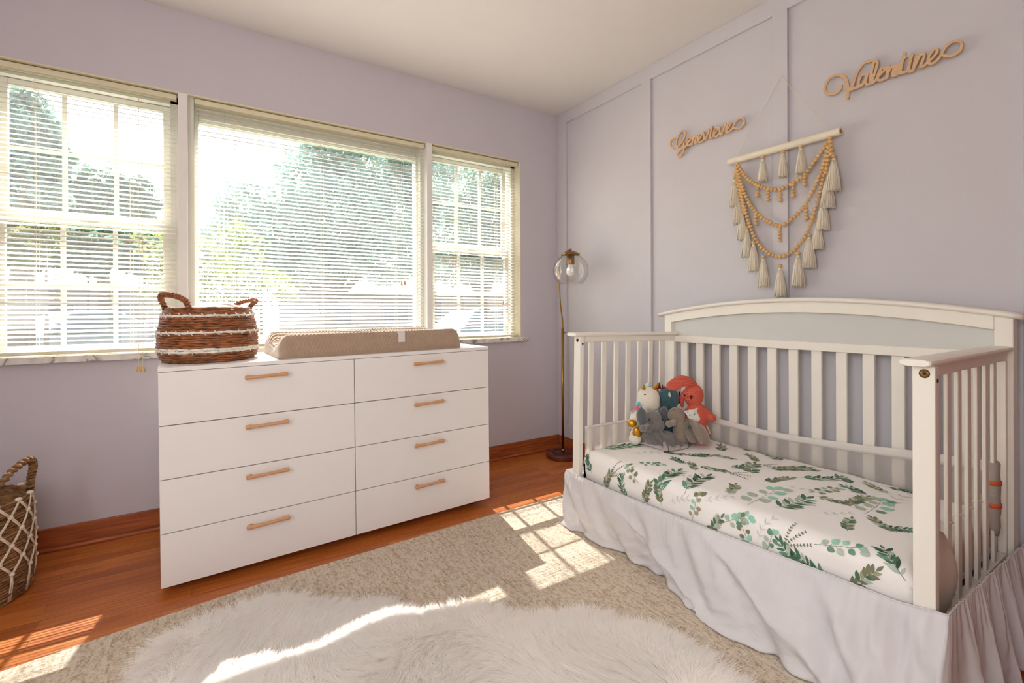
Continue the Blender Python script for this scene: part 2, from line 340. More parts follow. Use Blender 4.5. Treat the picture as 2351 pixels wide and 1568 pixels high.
dh_window('window_3', -1.028, OX1-0.006)
w = bpy.data.objects.new('window_2', None); COL.objects.link(w); struct(w)
b = MB(); b.box(-2.296, -2.278-0.0, 0.09, 0.15, 0.843, 2.099).box(-1.105, -1.09, 0.09, 0.15, 0.843, 2.099).box(-2.278, -1.105, 0.09, 0.15, 2.007, 2.099).box(-2.278, -1.105, 0.09, 0.15, 0.843, 0.9)
b.box(-2.27, -1.113, 0.08, 0.09, 2.018, 2.04)
b.build('window_frame', M['alu'], w, bevel=0.002)
MB().box(-2.278, -1.105, 0.118, 0.121, 0.9, 2.007).build('window_pane', M['pane'], w)
# unseen window put into the left wall behind the camera for soft light
w = bpy.data.objects.new('window_4', None); COL.objects.link(w); struct(w)
b = MB(); b.box(XL-0.1, XL-0.03, sy0, sy0+0.05, sz0, sz1).box(XL-0.1, XL-0.03, sy1-0.05, sy1, sz0, sz1).box(XL-0.1, XL-0.03, sy0, sy1, sz0, sz0+0.05).box(XL-0.1, XL-0.03, sy0, sy1, sz1-0.05, sz1)
b.build('window_frame', M['alu'], w); MB().box(XL-0.07, XL-0.066, sy0+0.05, sy1-0.05, sz0+0.05, sz1-0.05).build('window_pane', M['pane'], w)

# ================================================================== BLINDS
def blind(x0, x1, label, ladders, cordx, tassels, wand=None, cord_top=2.05):
    r = empty('venetian_blind', label, 'blind', ((x0+x1)/2, 0.035, 0.845), group='white venetian blinds in the window'); ox, oy, oz = r.location
    b = MB(); b.box(x0-ox, x1-ox, -0.018, 0.014, 2.069-oz, 2.094-oz); b.build('headrail', M['cream'], r, bevel=0.002)
    th = math.radians(26.5); n = 5; b = MB(); z = 2.05; pitch = 0.0212; zb = 0.868; wd = 0.0119
    cnt = int((z-zb)/pitch)
    for i in range(cnt+1):
        zc = z-i*pitch-oz; tilt = th+random.uniform(-0.03, 0.03); pr = []
        if i > cnt-3: tilt *= 0.55
        for k in range(n+1):
            s = (k/n*2-1)*wd; cr = 0.0010*(1-(s/wd)**2)
            y = s*math.cos(tilt)-cr*math.sin(tilt); zz = s*math.sin(tilt)+cr*math.cos(tilt)
            pr.append((y, zz))
        j0 = random.uniform(0, 0.002); a0 = x0-ox+0.004+j0; a1 = x1-ox-0.004-j0
        dz = random.uniform(-0.0006, 0.0006)
        vs = []
        for xx, q in ((a0, 0), (a1, dz)):
            for y, zz in pr: vs.append((xx, y, zc+zz+q))
            for y, zz in pr: vs.append((xx, y, zc+zz+q-0.0005))
        m_ = n+1; fs = []
        for k in range(n): fs.append((k, k+1, 2*m_+k+1, 2*m_+k)); fs.append((m_+k+1, m_+k, 3*m_+k, 3*m_+k+1))
        fs.append((0, 2*m_, 3*m_, m_)); fs.append((n, m_+n, 3*m_+n, 2*m_+n))
        b.add(vs, fs)
    b.build('slats', M['slat'], r, smooth=False)
    MB().box(x0-ox+0.003, x1-ox-0.003, -0.0125, 0.0125, 0.848-oz, 0.862-oz).build('bottom_rail', M['cream'], r, bevel=0.003)
    for lx in ladders:
        c = MB()
        for yy in (-0.0128, 0.0128): c.tube([(lx-ox, yy, 0.855-oz), (lx-ox, yy, 2.06-oz)], 0.0007, 4)
        c.tube([(lx-ox+0.012, -0.0005, 0.86-oz), (lx-ox+0.012, -0.0005, 2.06-oz)], 0.0008, 4)
        c.build('ladder_cord', M['cord'], r)
    for i, (tx, tz) in enumerate(tassels):
        cx = cordx+(0.006*(i-0.5)*2 if len(tassels) > 1 else 0)
        c = MB(); c.tube(crom([(cx-ox, -0.022, cord_top-oz), (cx-ox-0.002, -0.023, 1.6-oz), ((cx+tx)/2-ox, -0.024, 1.25-oz), (tx-ox, -0.026 if tz > 0.86 else -0.088, tz+0.02-oz)], 8), 0.0011, 5)
        cc = c.build('pull_cord', M['cord'], r)
        MB().lathe([(0.0, 0.026), (0.003, 0.026), (0.0035, 0.02), (0.008, 0.002), (0.0085, 0), (0.0, 0)], (tx-ox, -0.026 if tz > 0.86 else -0.088, tz-oz), 12).build('cord_tassel', M['tasselwood'], cc, smooth=True)
    if wand: MB().tube([(wand-ox, -0.02, 2.06-oz), (wand-ox-0.006, -0.024, 1.36-oz)], 0.0024, 6).build('tilt_wand', M['globe'], r)
    return r
xl = onY(0.03, 80, 400).x; x3 = onY(0.03, 298, 500).x
blind(-3.034, -2.366, 'white slatted blind in the left window, hanging cords reaching below the sill', [xl, x3], onY(0.01, 323, 500).x, [(onY(-0.05, 318, 850).x, 0.757), (onY(-0.05, 328, 850).x, 0.757)])
blind(-2.292, -1.075, 'widest white slatted blind, in the middle picture window', [onY(0.03, 540, 500).x, onY(0.03, 738, 500).x, onY(0.03, 907, 500).x], onY(0.01, 925, 500).x, [(onY(0.01, 922, 655).x, 1.19), (onY(0.01, 929, 655).x, 1.195)], wand=onY(0.01, 517, 440).x)
blind(-1.021, -0.358, 'narrow white slatted blind in the right window near the room corner', [onY(0.03, 1045, 500).x, onY(0.03, 1139, 500).x], onY(0.01, 1153, 600).x, [(onY(0.01, 1155, 690).x, 1.075), (onY(0.01, 1152, 722).x, 1.0)])

# ================================================================== DRESSER
c_, s_ = math.cos(0.029), math.sin(0.029); rl, pt_ = -0.0086, -0.0028
ex = Vector((c_, s_, 0)); ey = Vector((-s_, c_, 0)); ez0 = Vector((0, 0, 1)); ez = (ez0+ex*rl+ey*pt_).normalized(); ex = (ex-ez0*rl).normalized(); ey = ez.cross(ex).normalized()
DM = Matrix(((ex.x, ey.x, ez.x, -2.3934), (ex.y, ey.y, ez.y, -0.6915), (ex.z, ey.z, ez.z, 0.0), (0, 0, 0, 1)))
dr = empty('dresser', 'long white eight-drawer dresser with wooden handles, standing under the windows', 'dresser')
dr.matrix_world = DM
L_, HH, DD = 1.4027, 0.8013, 0.45; zb = 0.03
b = MB(); b.box(0, 0.016, 0.018, DD, zb, zb+HH-0.016).box(L_-0.016, L_, 0.018, DD, zb, zb+HH-0.016).box(L_/2-0.008, L_/2+0.008, 0.02, DD, zb, zb+HH-0.016)
b.box(0.016, L_-0.016, DD-0.006, DD, zb, zb+HH-0.016).box(0.016, L_-0.016, 0.02, DD, zb, zb+0.016)
b.build('body', M['dresser'], dr)
MB().box(0, L_, 0.0, DD, zb+HH-0.016, zb+HH).build('top_panel', M['dresser'], dr, bevel=0.0015)
MB().box(0.016, L_-0.016, 0.0185, 0.0195, zb+0.002, zb+HH-0.018).build('gap_shade', M['dark'], dr)  # dark sheet standing in for the shade between drawer fronts
hs = []
for ci in range(2):
    for ri in range(4):
        x0 = 0.0015 if ci == 0 else L_*0.4996+0.0015; x1 = L_*0.4996-0.0015 if ci == 0 else L_-0.0015
        z1 = zb+HH-0.016-0.0015-ri*0.1963; z0 = z1-0.1963+0.003
        d = MB().box(x0, x1, 0.0, 0.018, z0, z1).build('drawer', M['dresser'], dr, bevel=0.001)
        xc = (x0+x1)/2; zc = z1-0.037+(-0.002 if ri == 0 else 0)
        n_ = 44; pts = []; rr = []
        for i in range(n_+1):
            t = 0.5-0.5*math.cos(math.pi*i/n_); s = t*2-1; r_ = 0.0066+0.0030*abs(s)**3
            if abs(s) > 0.93: r_ *= math.sqrt(max(0, 1-((abs(s)-0.93)/0.07)**2))*0.98+0.02
            pts.append((xc+s*0.078, -0.024+0.004*s*s, zc+0.002*s)); rr.append(r_)
        hb = MB().tube(pts, rr, 12)
        for q in (-0.06, 0.06): hb.tube([(xc+q, -0.02, zc), (xc+q, 0.0, zc)], 0.005, 8)
        hb.build('handle', M['handle'], d, smooth=True)
for (x, y) in ((0.06, 0.09), (0.06, 0.4), (L_/2, 0.09), (L_/2, 0.4), (L_-0.06, 0.09), (L_-0.06, 0.4)):
    low = (zb) - (0.0) ; dz = x*(-rl)
    MB().lathe([(0.0, -dz), (0.014, -dz), (0.017, zb), (0.0, zb)], (x, y, 0), 16).build('leg', M['black'], dr)

# ================================================================== CRIB
WH = M['white']
YL, YR, XH, XF = -1.062, -2.430, -0.09, -0.80
crib = empty('crib', 'white wooden crib turned into a toddler bed, arched headboard against the panelled wall', 'crib', (-0.45, -1.75, 0))
cx, cy = -0.45, -1.75
def cb(b, name, m=WH, bev=0.003, parent=None, **k):
    b.v = [(x-cx, y-cy, z) for x, y, z in b.v]; return b.build(name, m, parent or crib, bevel=bev, **k)
def arch(y):      # height of the headboard's upper edge along y
    t = (y+1.745)/0.70; return 1.083-0.066*abs(t)**2.0
cb(MB().box(-0.145, XH-0.0, YL-0.045, YL-0.0, 0, arch(YL)-0.006), 'post')
cb(MB().box(-0.145, XH-0.0, YR+0.0, YR+0.045, 0, arch(YR)-0.006), 'post')
for o_ in crib.children:      # slide posts so their front face is at XH and they reach back to the wall side
    for v in o_.data.vertices: v.co.x += (0.145+XH)-0.008
N = 40
def strip(x0, x1, ya, yb, lo, hi, name, m=WH, bev=0.003):
    b = MB(); vs = []
    for i in range(N+1):
        y = ya+(yb-ya)*i/N
        for x in (x0, x1):
            for z in (lo(y), hi(y)): vs.append((x, y, z))
    fs = []
    for i in range(N):
        a = i*4; c = a+4
        fs += [(a, c, c+1, a+1), (a+2, a+3, c+3, c+2), (a+1, c+1, c+3, a+3), (a, a+2, c+2, c)]
    fs += [(0, 1, 3, 2), (N*4, N*4+2, N*4+3, N*4+1)]
    b.add(vs, fs); return cb(b, name, m, bev)
strip(-0.098, -0.052, YL-0.045, YR+0.045, lambda y: arch(y)-0.062, lambda y: arch(y)-0.014, 'arch_rail')
capb = MB(); n_ = 44; vs = []
for i in range(n_+1):
    y = -1.028+(-2.452+1.028)*i/n_; z = arch(max(min(y, YL+0.03), YR-0.03))
    ring = []
    for k in range(12):
        a = 2*math.pi*k/12; ca, sa = math.cos(a), math.sin(a)
        vs.append((-0.075+math.copysign(abs(ca)**0.6, ca)*0.042, y, z-0.007+math.copysign(abs(sa)**0.7, sa)*0.0112))
fs = [(i*12+k, i*12+(k+1) % 12, (i+1)*12+(k+1) % 12, (i+1)*12+k) for i in range(n_) for k in range(12)]+[tuple(range(12))[::-1], tuple(n_*12+k for k in range(12))]
capb.add(vs, fs); cb(capb, 'headboard_cap', WH, 0, smooth=True)
strip(-0.078, -0.066, YL-0.045, YR+0.045, lambda y: 0.885, lambda y: arch(y)-0.055, 'headboard_panel', M['cribgrey'], 0)
cb(MB().box(-0.094, -0.056, YR+0.045, YL-0.045, 0.859, 0.895), 'headboard_rail')
cb(MB().box(-0.094, -0.056, YR+0.045, YL-0.045, 0.24, 0.29), 'headboard_rail')
sl = None
for i in range(13):
    yc = -1.179-0.0944*i
    if sl is None:
        sl = cb(MB().box(-0.083, -0.067, yc-0.0205, yc+0.0205, 0.285, 0.862), 'slat'); y_first = yc
    else:
        c = sl.copy(); COL.objects.link(c); c.location.y = yc-y_first
# sides
def side(yc, s, rackx=0.0):
    """end panel: posts, cap rail, lower rails, seven slats; rackx leans it in its own plane"""
    def sh(b):
        b.v = [(x+(z-0.26)*rackx, y, z-(x-XH)*rackx) for x, y, z in b.v]; return b
    ycap0, ycap1 = (yc-0.030, yc+0.030)
    b = MB(); n = 10; vs = []
    prof = []
    for k in range(12):
        a = 2*math.pi*k/12; ca, sa = math.cos(a), math.sin(a); prof.append((math.copysign(abs(ca)**0.5, ca)*0.036, math.copysign(abs(sa)**0.7, sa)*0.0095))
    xs = [XF-0.032, XF-0.028, XF-0.02, XH-0.001]; sc = [0.86, 0.97, 1, 1]
    for x, q in zip(xs, sc):
        for (py, pz) in prof: vs.append((x, yc+0.008+py*q*0.92, 0.905+pz*q))
    fs = [(i*12+k, i*12+(k+1) % 12, (i+1)*12+(k+1) % 12, (i+1)*12+k) for i in range(3) for k in range(12)]+[tuple(range(12))[::-1], tuple(36+k for k in range(12))]
    b.add(vs, fs); cb(sh(b), 'side_cap', WH, 0.001)
    cb(sh(MB().box(XF, XF+0.024, yc-0.0225, yc+0.0225, 0.01, 0.897)), 'post')
    cb(sh(MB().box(XF+0.024, XH-0.001, yc-0.011, yc+0.011, 0.868, 0.897)), 'side_rail')
    cb(sh(MB().box(XF+0.024, XH-0.001, yc-0.011, yc+0.011, 0.2, 0.25)), 'side_rail')
    cb(sh(MB().box(XH-0.024, XH-0.0005, yc-0.0112, yc+0.0112, 0.25, 0.868)), 'side_stile')
    for i in range(7):
        x = -0.716+0.0845*i
        cb(sh(MB().box(x-0.0115, x+0.0185, yc-0.0048, yc+0.0048, 0.245, 0.872)), 'slat')
    # bolts
    b = sh(MB().lathe([(0.0, 0.0), (0.003, 0.0), (0.0036, 0.0016), (0.006, 0.0018), (0.0088, 0.0004), (0.0088, -0.003)], (XF-0.0003, yc-0.002, 0.878), 20, axis=Euler((0, math.radians(-90), 0)).to_matrix()))
    cb(b, 'bolt', M['brass'] if s > 0 else M['dark'], 0)
    if s > 0: cb(sh(MB().lathe([(0.0088, 0.0006), (0.0108, 0.0006), (0.0108, -0.002)], (XF-0.0003, yc-0.002, 0.878), 24, axis=Euler((0, math.radians(-90), 0)).to_matrix())), 'bolt_ring', M['dark'], 0)
    b = sh(MB().lathe([(0.0, 0.001), (0.005, 0.001), (0.005, -0.003)], (XF+0.014, yc-0.0228, 0.862), 14, axis=Euler((math.radians(90), 0, 0)).to_matrix())); cb(b, 'bolt', M['dark'], 0)
side(-2.405, 1, 0.0)
side(-1.118, -1, 0.021)
for (x, z, r) in ((-0.105, 0.535, 0.004), (-0.105, 0.47, 0.004), (-0.105, 0.40, 0.012), (-0.105, 0.355, 0.006)):
    pass
b = MB().box(XF+0.04, XH-0.03, -2.37, -1.15, 0.236, 0.247); cb(b, 'mattress_support', M['black'], 0)

# ================================================================== MATTRESS with sheet
MX0, MX1, MY0, MY1, MZ0, MZ1 = -0.785, -0.112, -2.385, -1.145, 0.250, 0.385
RC = 0.045
MWID = MX1-MX0-RC
def mat_surf(y, q, off=0.0):
    """q: distance from the back edge across the top, then round the front edge and down"""
    bulge = 0.012*math.sin(min(1, max(0, (MY1-y)/(MY1-MY0)))*math.pi)
    # fold wrinkles
    wr = 0.0022*math.sin(9*y+3*q)*math.sin(5*q+1.2)+0.0012*math.sin(31*y+14*q)
    if q < MWID:
        x = MX1-q; zed = MZ1+wr+0.006*math.sin(q/MWID*math.pi)-0.03*max(0, 1-(q/0.05))**2*0.4
        nx, nz = 0, 1
    elif q < MWID+RC*math.pi/2:
        a = (q-MWID)/RC; x = MX0+RC-RC*math.sin(a)-bulge*math.sin(a); zed = MZ1-RC+RC*math.cos(a)+wr*math.cos(a); nx, nz = -math.sin(a), math.cos(a)
    else:
        d = q-MWID-RC*math.pi/2; x = MX0-bulge+0.25*max(0, d-0.05)+0.002*math.sin(25*y); zed = MZ1-RC-d; nx, nz = -1, 0
    e = 0.05   # round the ends down
    for yy, sg in ((MY1, 1), (MY0, -1)):
        dd = abs(y-yy)
        if dd < e: zed -= (1-math.sqrt(max(0, 1-((e-dd)/e)**2)))*e*(1 if nz > 0 else 0.3); x += (1-math.sqrt(max(0, 1-((e-dd)/e)**2)))*e*0.6*(1 if nz < 0.5 else 0)
    return Vector((x+nx*off, y, zed+nz*off))
ma = empty('crib_mattress', 'crib mattress in a white fitted sheet printed with green leaves', 'mattress', (-0.45, -1.765, 0.25))
mo = Vector(ma.location)
QT = MWID+RC*math.pi/2+0.085
M['sheet'] = mat('white_jersey_sheet', rgb(240, 236, 232), 0.7, var=0.012, bump=0.15, bscale=8, sheen=0.1)
ys = [0, .003, .008, .015, .025, .04, .06]+[0.06+i*(1-0.12)/70 for i in range(1, 70)]+[.94, .96, .975, .985, .992, .997, 1]
NV = 60; vs = []
for t in ys:
    y = MY1+(MY0-MY1)*t
    for j in range(NV+1): vs.append(mat_surf(y, QT*j/NV)-mo)
fs = [(i*(NV+1)+j, i*(NV+1)+j+1, (i+1)*(NV+1)+j+1, (i+1)*(NV+1)+j) for i in range(len(ys)-1) for j in range(NV)]
b = MB().add(vs, fs)
# end walls and back
for t, fl in ((0, False), (1, True)):
    y = MY1+(MY0-MY1)*t; idx = 0 if t == 0 else len(ys)-1
    vv = [mat_surf(y, QT*j/NV)-mo for j in range(NV+1)]; base = [Vector((v.x, v.y, MZ0-mo.z)) for v in vv]
    f2 = [(j, j+1, NV+1+j+1, NV+1+j) for j in range(NV)]
    b.add(vv+base, [f if fl else f[::-1] for f in f2])
sheet = b.build('fitted_sheet', M['sheet'], ma, smooth=True)
MB().box(MX0+0.03-mo.x, MX1-mo.x-0.002, MY0+0.01-mo.y, MY1-0.01-mo.y, MZ0-mo.z, 0.34-mo.z).build('mattress_core', M['trimwhite'], ma)
# leaf print
LC = [rgb(72, 112, 84), rgb(104, 148, 122), rgb(150, 200, 178), rgb(120, 124, 92), rgb(158, 156, 124), rgb(176, 190, 172), rgb(52, 74, 58), rgb(206, 208, 202)]
lm = [mat('print_ink_%d' % i, c, 0.75, var=0.1, vscale=60) for i, c in enumerate(LC)]
lb = MB()
def put(poly, mi, off=0.0007):
    c = sum((Vector(p) for p in poly), Vector((0, 0)))/len(poly)
    vs = []
    ok = True
    for p in [c]+[Vector(p) for p in poly]:
        y, q = p
        if not (MY0+0.004 < y < MY1-0.004) or not (0.01 < q < QT-0.001): ok = False
        vs.append(mat_surf(y, q, off)-mo)
    if ok: lb.add(vs, [(0, i+1, (i+1) % len(poly)+1) for i in range(len(poly))], mi)
def leaf(p, ang, ln, wd, mi, rnd=False, off=0.0007):
    d = Vector((math.cos(ang), math.sin(ang))); nrm = Vector((-d.y, d.x)); pts = []
    for i in range(9):
        t = i/8; w = math.sin(math.pi*t**(0.75 if rnd else 0.9))**(0.62 if rnd else 0.9)*wd/2; pts.append(p+d*ln*t+nrm*w)
    for i in range(7, 0, -1):
        t = i/8; w = math.sin(math.pi*t**(0.75 if rnd else 0.9))**(0.62 if rnd else 0.9)*wd/2; pts.append(p+d*ln*t-nrm*w)
    put(pts, mi, off)
def stem(pts, w, mi, off=0.0005):
    for a, c in zip(pts, pts[1:]):
        d = (c-a).normalized(); nn = Vector((-d.y, d.x))*w/2; put([a+nn, c+nn, c-nn, a-nn], mi, off)
def sprig(cu, cv, kind, ang, ln):
    w = onZ(0.387, cu, cv); p = Vector((w.y, MX1-w.x))
    if p.y > MWID:      # pixel falls on the rounded front edge: use the front plane instead
        w = onX(MX0-0.01, cu, cv)
        if w.z < MZ1: p = Vector((w.y, MWID+RC*math.pi/2+max(0, (MZ1-RC)-w.z)))
    dep = (w-CAMP).dot(FW); fs = 2.6 if p.y < MWID+0.02 else 1.0
    vx, vy = -math.cos(ang), -fs*math.sin(ang); ln = min(0.2 if ln < .2 else .26, max(0.095, (ln/0.12*44)*dep/F_PX*math.hypot(vx, vy))); ang = math.atan2(vy, vx)
    d = Vector((math.cos(ang), math.sin(ang))); bend = random.uniform(-0.5, 0.5)
    P = []
    for i in range(9):
        t = i/8-0.5; P.append(p+d*ln*t+Vector((-d.y, d.x))*ln*bend*(t*t-0.1)*0.6)
    if kind == 'A':
        pal = [(2, 1, 5), (4, 3, 2)][random.random() < 0.4]; stem(P, 0.0013, 3)
        for i in range(1, 9):
            s = 1 if i % 2 else -1; a = ang+s*random.uniform(0.5, 1.1); L = min(0.042, ln*random.uniform(0.17, 0.24))
            q = P[i]+Vector((math.cos(a), math.sin(a)))*ln*0.08; stem([P[i], q], 0.0009, 3); leaf(q, a, L, L*0.82, random.choice(pal), True, 0.0006+0.00005*i)
        leaf(P[8], ang, ln*0.2, ln*0.17, pal[0], True)
    elif kind in 'BE':
        pal = (0, 1, 6, 0, 5) if kind == 'B' else (3, 4, 3, 0, 5); stem(P, 0.0014, 6 if kind == 'B' else 3)
        for i in range(1, 8):
            for s in (1, -1):
                a = ang+s*random.uniform(0.55, 0.95); L = min(0.055, ln*random.uniform(0.26, 0.38))*(1 if kind == 'B' else 0.85)
                leaf(P[i], a, L, L*(0.3 if kind == 'B' else 0.42), random.choice(pal), False, 0.0006+0.00004*i)
        leaf(P[8], ang, ln*0.25, ln*0.09, pal[0])
    elif kind == 'C':
        for br in (-0.5, 0, 0.5):
            Q = [P[2]+Vector((math.cos(ang+br), math.sin(ang+br)))*ln*0.8*t/8 for t in range(9)]
            stem(Q, 0.0008, 3)
            for i in range(1, 9):
                for s in (1, -1): leaf(Q[i], ang+br+s*0.8, ln*0.075, ln*0.034, random.choice((3, 0, 3)))
    else:
        stem(P, 0.0009, 7)
        for i in range(2, 9, 2):
            for s in (1, -1): leaf(P[i], ang+s*0.7, ln*0.2, ln*0.05, 7)
SP = [(175, 225, 'B', 2.2, .1), (255, 115, 'B', .3, .1), (370, 125, 'B', 1.0, .11), (345, 235, 'C', .9, .11), (525, 160, 'D', .5, .11), (455, 250, 'A', 2.6, .1), (560, 225, 'A', .5, .08), (700, 165, 'E', .2, .07), (750, 215, 'B', 3.0, .11),
      (855, 180, 'B', .5, .1), (1000, 183, 'E', .1, .13), (1005, 130, 'E', 2.6, .1), (1170, 130, 'E', 2.4, .08), (1200, 195, 'E', 2.8, .12), (1330, 185, 'B', 2.9, .14), (940, 260, 'E', .1, .16), (1190, 260, 'E', 2.5, .13), (670, 300, 'B', 2.0, .11), (845, 335, 'B', 1.9, .11),
      (400, 390, 'B', 1.9, .12), (545, 410, 'E', 1.2, .09), (1085, 295, 'C', .2, .09), (1070, 390, 'E', 2.3, .09), (1410, 260, 'E', .6, .15), (1590, 320, 'B', .5, .14), (840, 500, 'A', 1.4, .15), (1085, 520, 'A', .5, .16), (1255, 430, 'A', 1.7, .14),
      (1440, 470, 'B', 1.2, .12), (1480, 385, 'D', .1, .2), (1680, 455, 'E', .05, .14), (1830, 400, 'B', 3.0, .15), (1960, 380, 'E', 2.9, .16), (1420, 620, 'C', .9, .15), (1680, 530, 'D', .4, .12), (1940, 500, 'A', 1.8, .13), (1700, 690, 'A', .3, .24),
      (1150, 660, 'A', 2.0, .12), (1290, 740, 'A', 1.3, .1), (1440, 800, 'B', 2.5, .17), (1560, 870, 'B', 2.7, .12), (1860, 940, 'E', .9, .13), (2050, 800, 'B', 2.3, .18), (2090, 630, 'B', .3, .15), (2080, 450, 'D', 1.5, .13), (2110, 385, 'B', .1, .13), (300, 330, 'E', 1.1, .08), (640, 110, 'D', .3, .08), (760, 300, 'D', .4, .1), (970, 420, 'D', .6, .1), (1340, 330, 'E', .8, .1), (1500, 265, 'E', .4, .09), (1620, 400, 'A', .9, .1), (1760, 330, 'B', 2.8, .11), (1900, 310, 'B', .2, .1), (1250, 570, 'D', 1.2, .1), (1780, 600, 'E', 2.2, .09), (620, 400, 'E', 1.9, .09), (730, 450, 'D', .5, .1), (960, 610, 'E', 1.0, .09), (2000, 610, 'E', 2.9, .1), (830, 250, 'E', 2.8, .08), (1290, 240, 'C', .3, .08), (1130, 250, 'B', .9, .09), (1830, 460, 'E', 1.4, .09)]
random.seed(11)
for u, v, kd, a, l in SP: sprig(1280+u/2.667, 980+v/2.667, kd, a, l)
lb.build('leaf_print', lm, sheet)


# ================================================================== CRIB SKIRT
M['skirt'] = cloth_mat('white_cotton_skirt', rgb(232, 229, 230), 0.22, bump=0.7, bscale=22)
sk = empty('crib_skirt', 'loose white gathered cloth skirt hanging from the crib frame to the rug', 'crib skirt', (-0.45, -1.75, 0.0))
so = Vector((-0.45, -1.75, 0.0))
def lerp_list(L, t):
    for (a, va), (b_, vb) in zip(L, L[1:]):
        if t <= b_: u = (t-a)/(b_-a); return va+(vb-va)*u
    return L[-1][1]
def sstep(a, b_, t): t = min(1, max(0, (t-a)/(b_-a))); return t*t*(3-2*t)
HX = [(0, -0.822), (0.12, -0.80), (0.30, -0.79), (0.42, -0.80), (0.52, -0.84), (0.6, -0.872), (0.7, -0.875), (0.8, -0.865), (0.9, -0.89), (1, -0.915)]
def fold(ph): return math.sin(ph)+0.38*math.sin(2*ph+0.6)+0.12*math.sin(3*ph)
def sk_front(s, t):
    y = -1.056-s*1.396; zt = lerp_list([(0, .268), (.2, .266), (.4, .272), (.6, .283), (.8, .296), (.93, .30), (1, .318)], s)
    hx = lerp_list(HX, s); x0 = -0.8065-0.006*sstep(0, .06, t)
    x = x0+(hx-x0)*t**1.15-0.012*math.sin(math.pi*t)
    g = sstep(0.7, 0.95, s)
    A = (0.020+0.012*g)*t**0.75*(1-0.3*t)
    x -= A*fold(2*math.pi*(s*6.3-t*0.85)+0.4)+0.35*A*math.sin(2*math.pi*(s*15-t*1.4))
    # the big diagonal lap
    d = s-(0.13+0.42*t); x -= 0.034*math.exp(-(d/0.05)**2)*t*sstep(0.0, .3, t)*(1.0 if d > 0 else 0.5)
    d = s-(0.55+0.33*t); x -= 0.034*math.exp(-(d/0.04)**2)*sstep(0.0, .25, t)
    x += 0.0018*math.sin(2*math.pi*s*58+3*math.sin(9*s))*(1-t)**3
    x -= g*0.011*t**0.55*(1-0.3*t)*fold(2*math.pi*(s*17+0.5*t*(s-0.9)*4)+1.5*math.sin(6*s))
    x -= 0.0045*fbm(s*38, t*14, 1)*t+0.003*(1-abs(math.sin(s*47+t*9+2*math.sin(t*7))))**3*t
    z = zt*(1-t)+0.016*t+0.006*math.sin(2*math.pi*s*4)*t*(1-t)
    if t > 0.93: x -= 0.02*(t-0.93)/0.07*(0.5+0.5*math.sin(14*s))
    return Vector((x, y-0.010*t*math.sin(2*math.pi*(s*6.3-t)), max(z, 0.0145)))-so
def sk_right(s, t):
    x = -0.806+s*0.74; zt = lerp_list([(0, .322), (.5, .308), (1, .29)], s)
    A = 0.0015+0.024*t**0.8; ph = 2*math.pi*(s*6.6+0.14*math.sin(9*s)+0.10*t*math.sin(8*s+1))
    y = -2.452-0.030*t-A*0.75*fold(ph)-0.30*A*math.sin(2*math.pi*s*19+t*2+math.sin(13*s))-0.004*t*fbm(s*40, t*12, 2)
    y -= 0.0020*math.sin(2*math.pi*s*50+2*math.sin(11*s))*(1-t)**2*sstep(0, .1, t+.08)
    z = zt*(1-t)+(0.012+0.05*sstep(.55, .9, s)*(0.5+0.5*math.sin(s*30)))*t
    P = Vector((x+0.012*t*math.cos(ph), y, max(z, 0.004)))-so; w = 1-sstep(0, .16, s)
    return P*(1-w)+(sk_front(1, t)+Vector((0.0, -0.03*t*math.sin(math.pi*s/.16), 0)))*w
def sk_left(s, t):
    x = -0.806+s*0.60; zt = 0.268
    y = -1.056+0.02*t+(0.006+0.014*t)*fold(2*math.pi*s*4)
    return Vector((x, y, zt*(1-t)+0.016*t))-so
def hemline(fn, n, z=0.0):
    return [fn(i/n, 0.0) for i in range(n+1)]
MB().grid(sk_front, 400, 46).build('front_panel', M['skirt'], sk, smooth=True, solid=0.0012)
MB().grid(sk_right, 360, 36).build('side_panel', M['skirt'], sk, smooth=True, solid=0.0012)
MB().grid(sk_left, 60, 20).build('side_panel', M['skirt'], sk, smooth=True, solid=0.0012)
b = MB(); b.tube(hemline(sk_front, 300), 0.0022, 6); b.build('gathered_edge', M['skirt'], sk, smooth=True)
b = MB(); b.tube(hemline(sk_right, 240), 0.0022, 6); b.build('gathered_edge', M['skirt'], sk, smooth=True)

# ================================================================== MESH LINER
M['mesh'] = cloth_mat('liner_mesh', rgb(232, 226, 220), 0.45, alpha=0.55, bump=0.1)
M['binding'] = cloth_mat('liner_binding', rgb(238, 232, 226), 0.2, bump=0.1)
ln_ = empty('crib_liner', 'sheer off-white mesh liner around the inside of the crib slats', 'crib liner', (-0.4, -1.75, 0.35)); lo = Vector(ln_.location)
def lback(s, t):
    y = -1.142-s*1.235; zt = lerp_list([(0, .53), (.1, .505), (.2, .488), (.4, .480), (.5, .483), (.66, .497), (.83, .519), (1, .535)], s)
    return Vector((-0.0975-0.002*math.sin(20*s)*t-0.003*t, y, zt*(1-t)+0.345*t))-lo
MB().grid(lambda s, t: lback(s, 0.2+0.8*t), 60, 6).build('mesh_panel', M['mesh'], ln_, smooth=True)
MB().grid(lambda s, t: lback(s, t*0.2)+Vector((-0.0008, 0, 0)), 60, 3).build('binding', M['binding'], ln_, smooth=True, solid=0.001)
pl0 = onY(-1.137, 1343, 978.6); pl1 = onY(-1.137, 1450, 961)
def lleft(s, t):
    x = pl0.x+s*(-0.11-pl0.x); zt = pl0.z+(pl1.z-pl0.z)*min(1.3, s/((pl1.x-pl0.x)/(-0.11-pl0.x))); return Vector((x, -1.137+0.002*math.sin(9*s), zt*(1-t)+0.30*t))-lo
MB().grid(lambda s, t: lleft(s, 0.07+0.93*t), 30, 8).build('mesh_panel', M['mesh'], ln_, smooth=True)
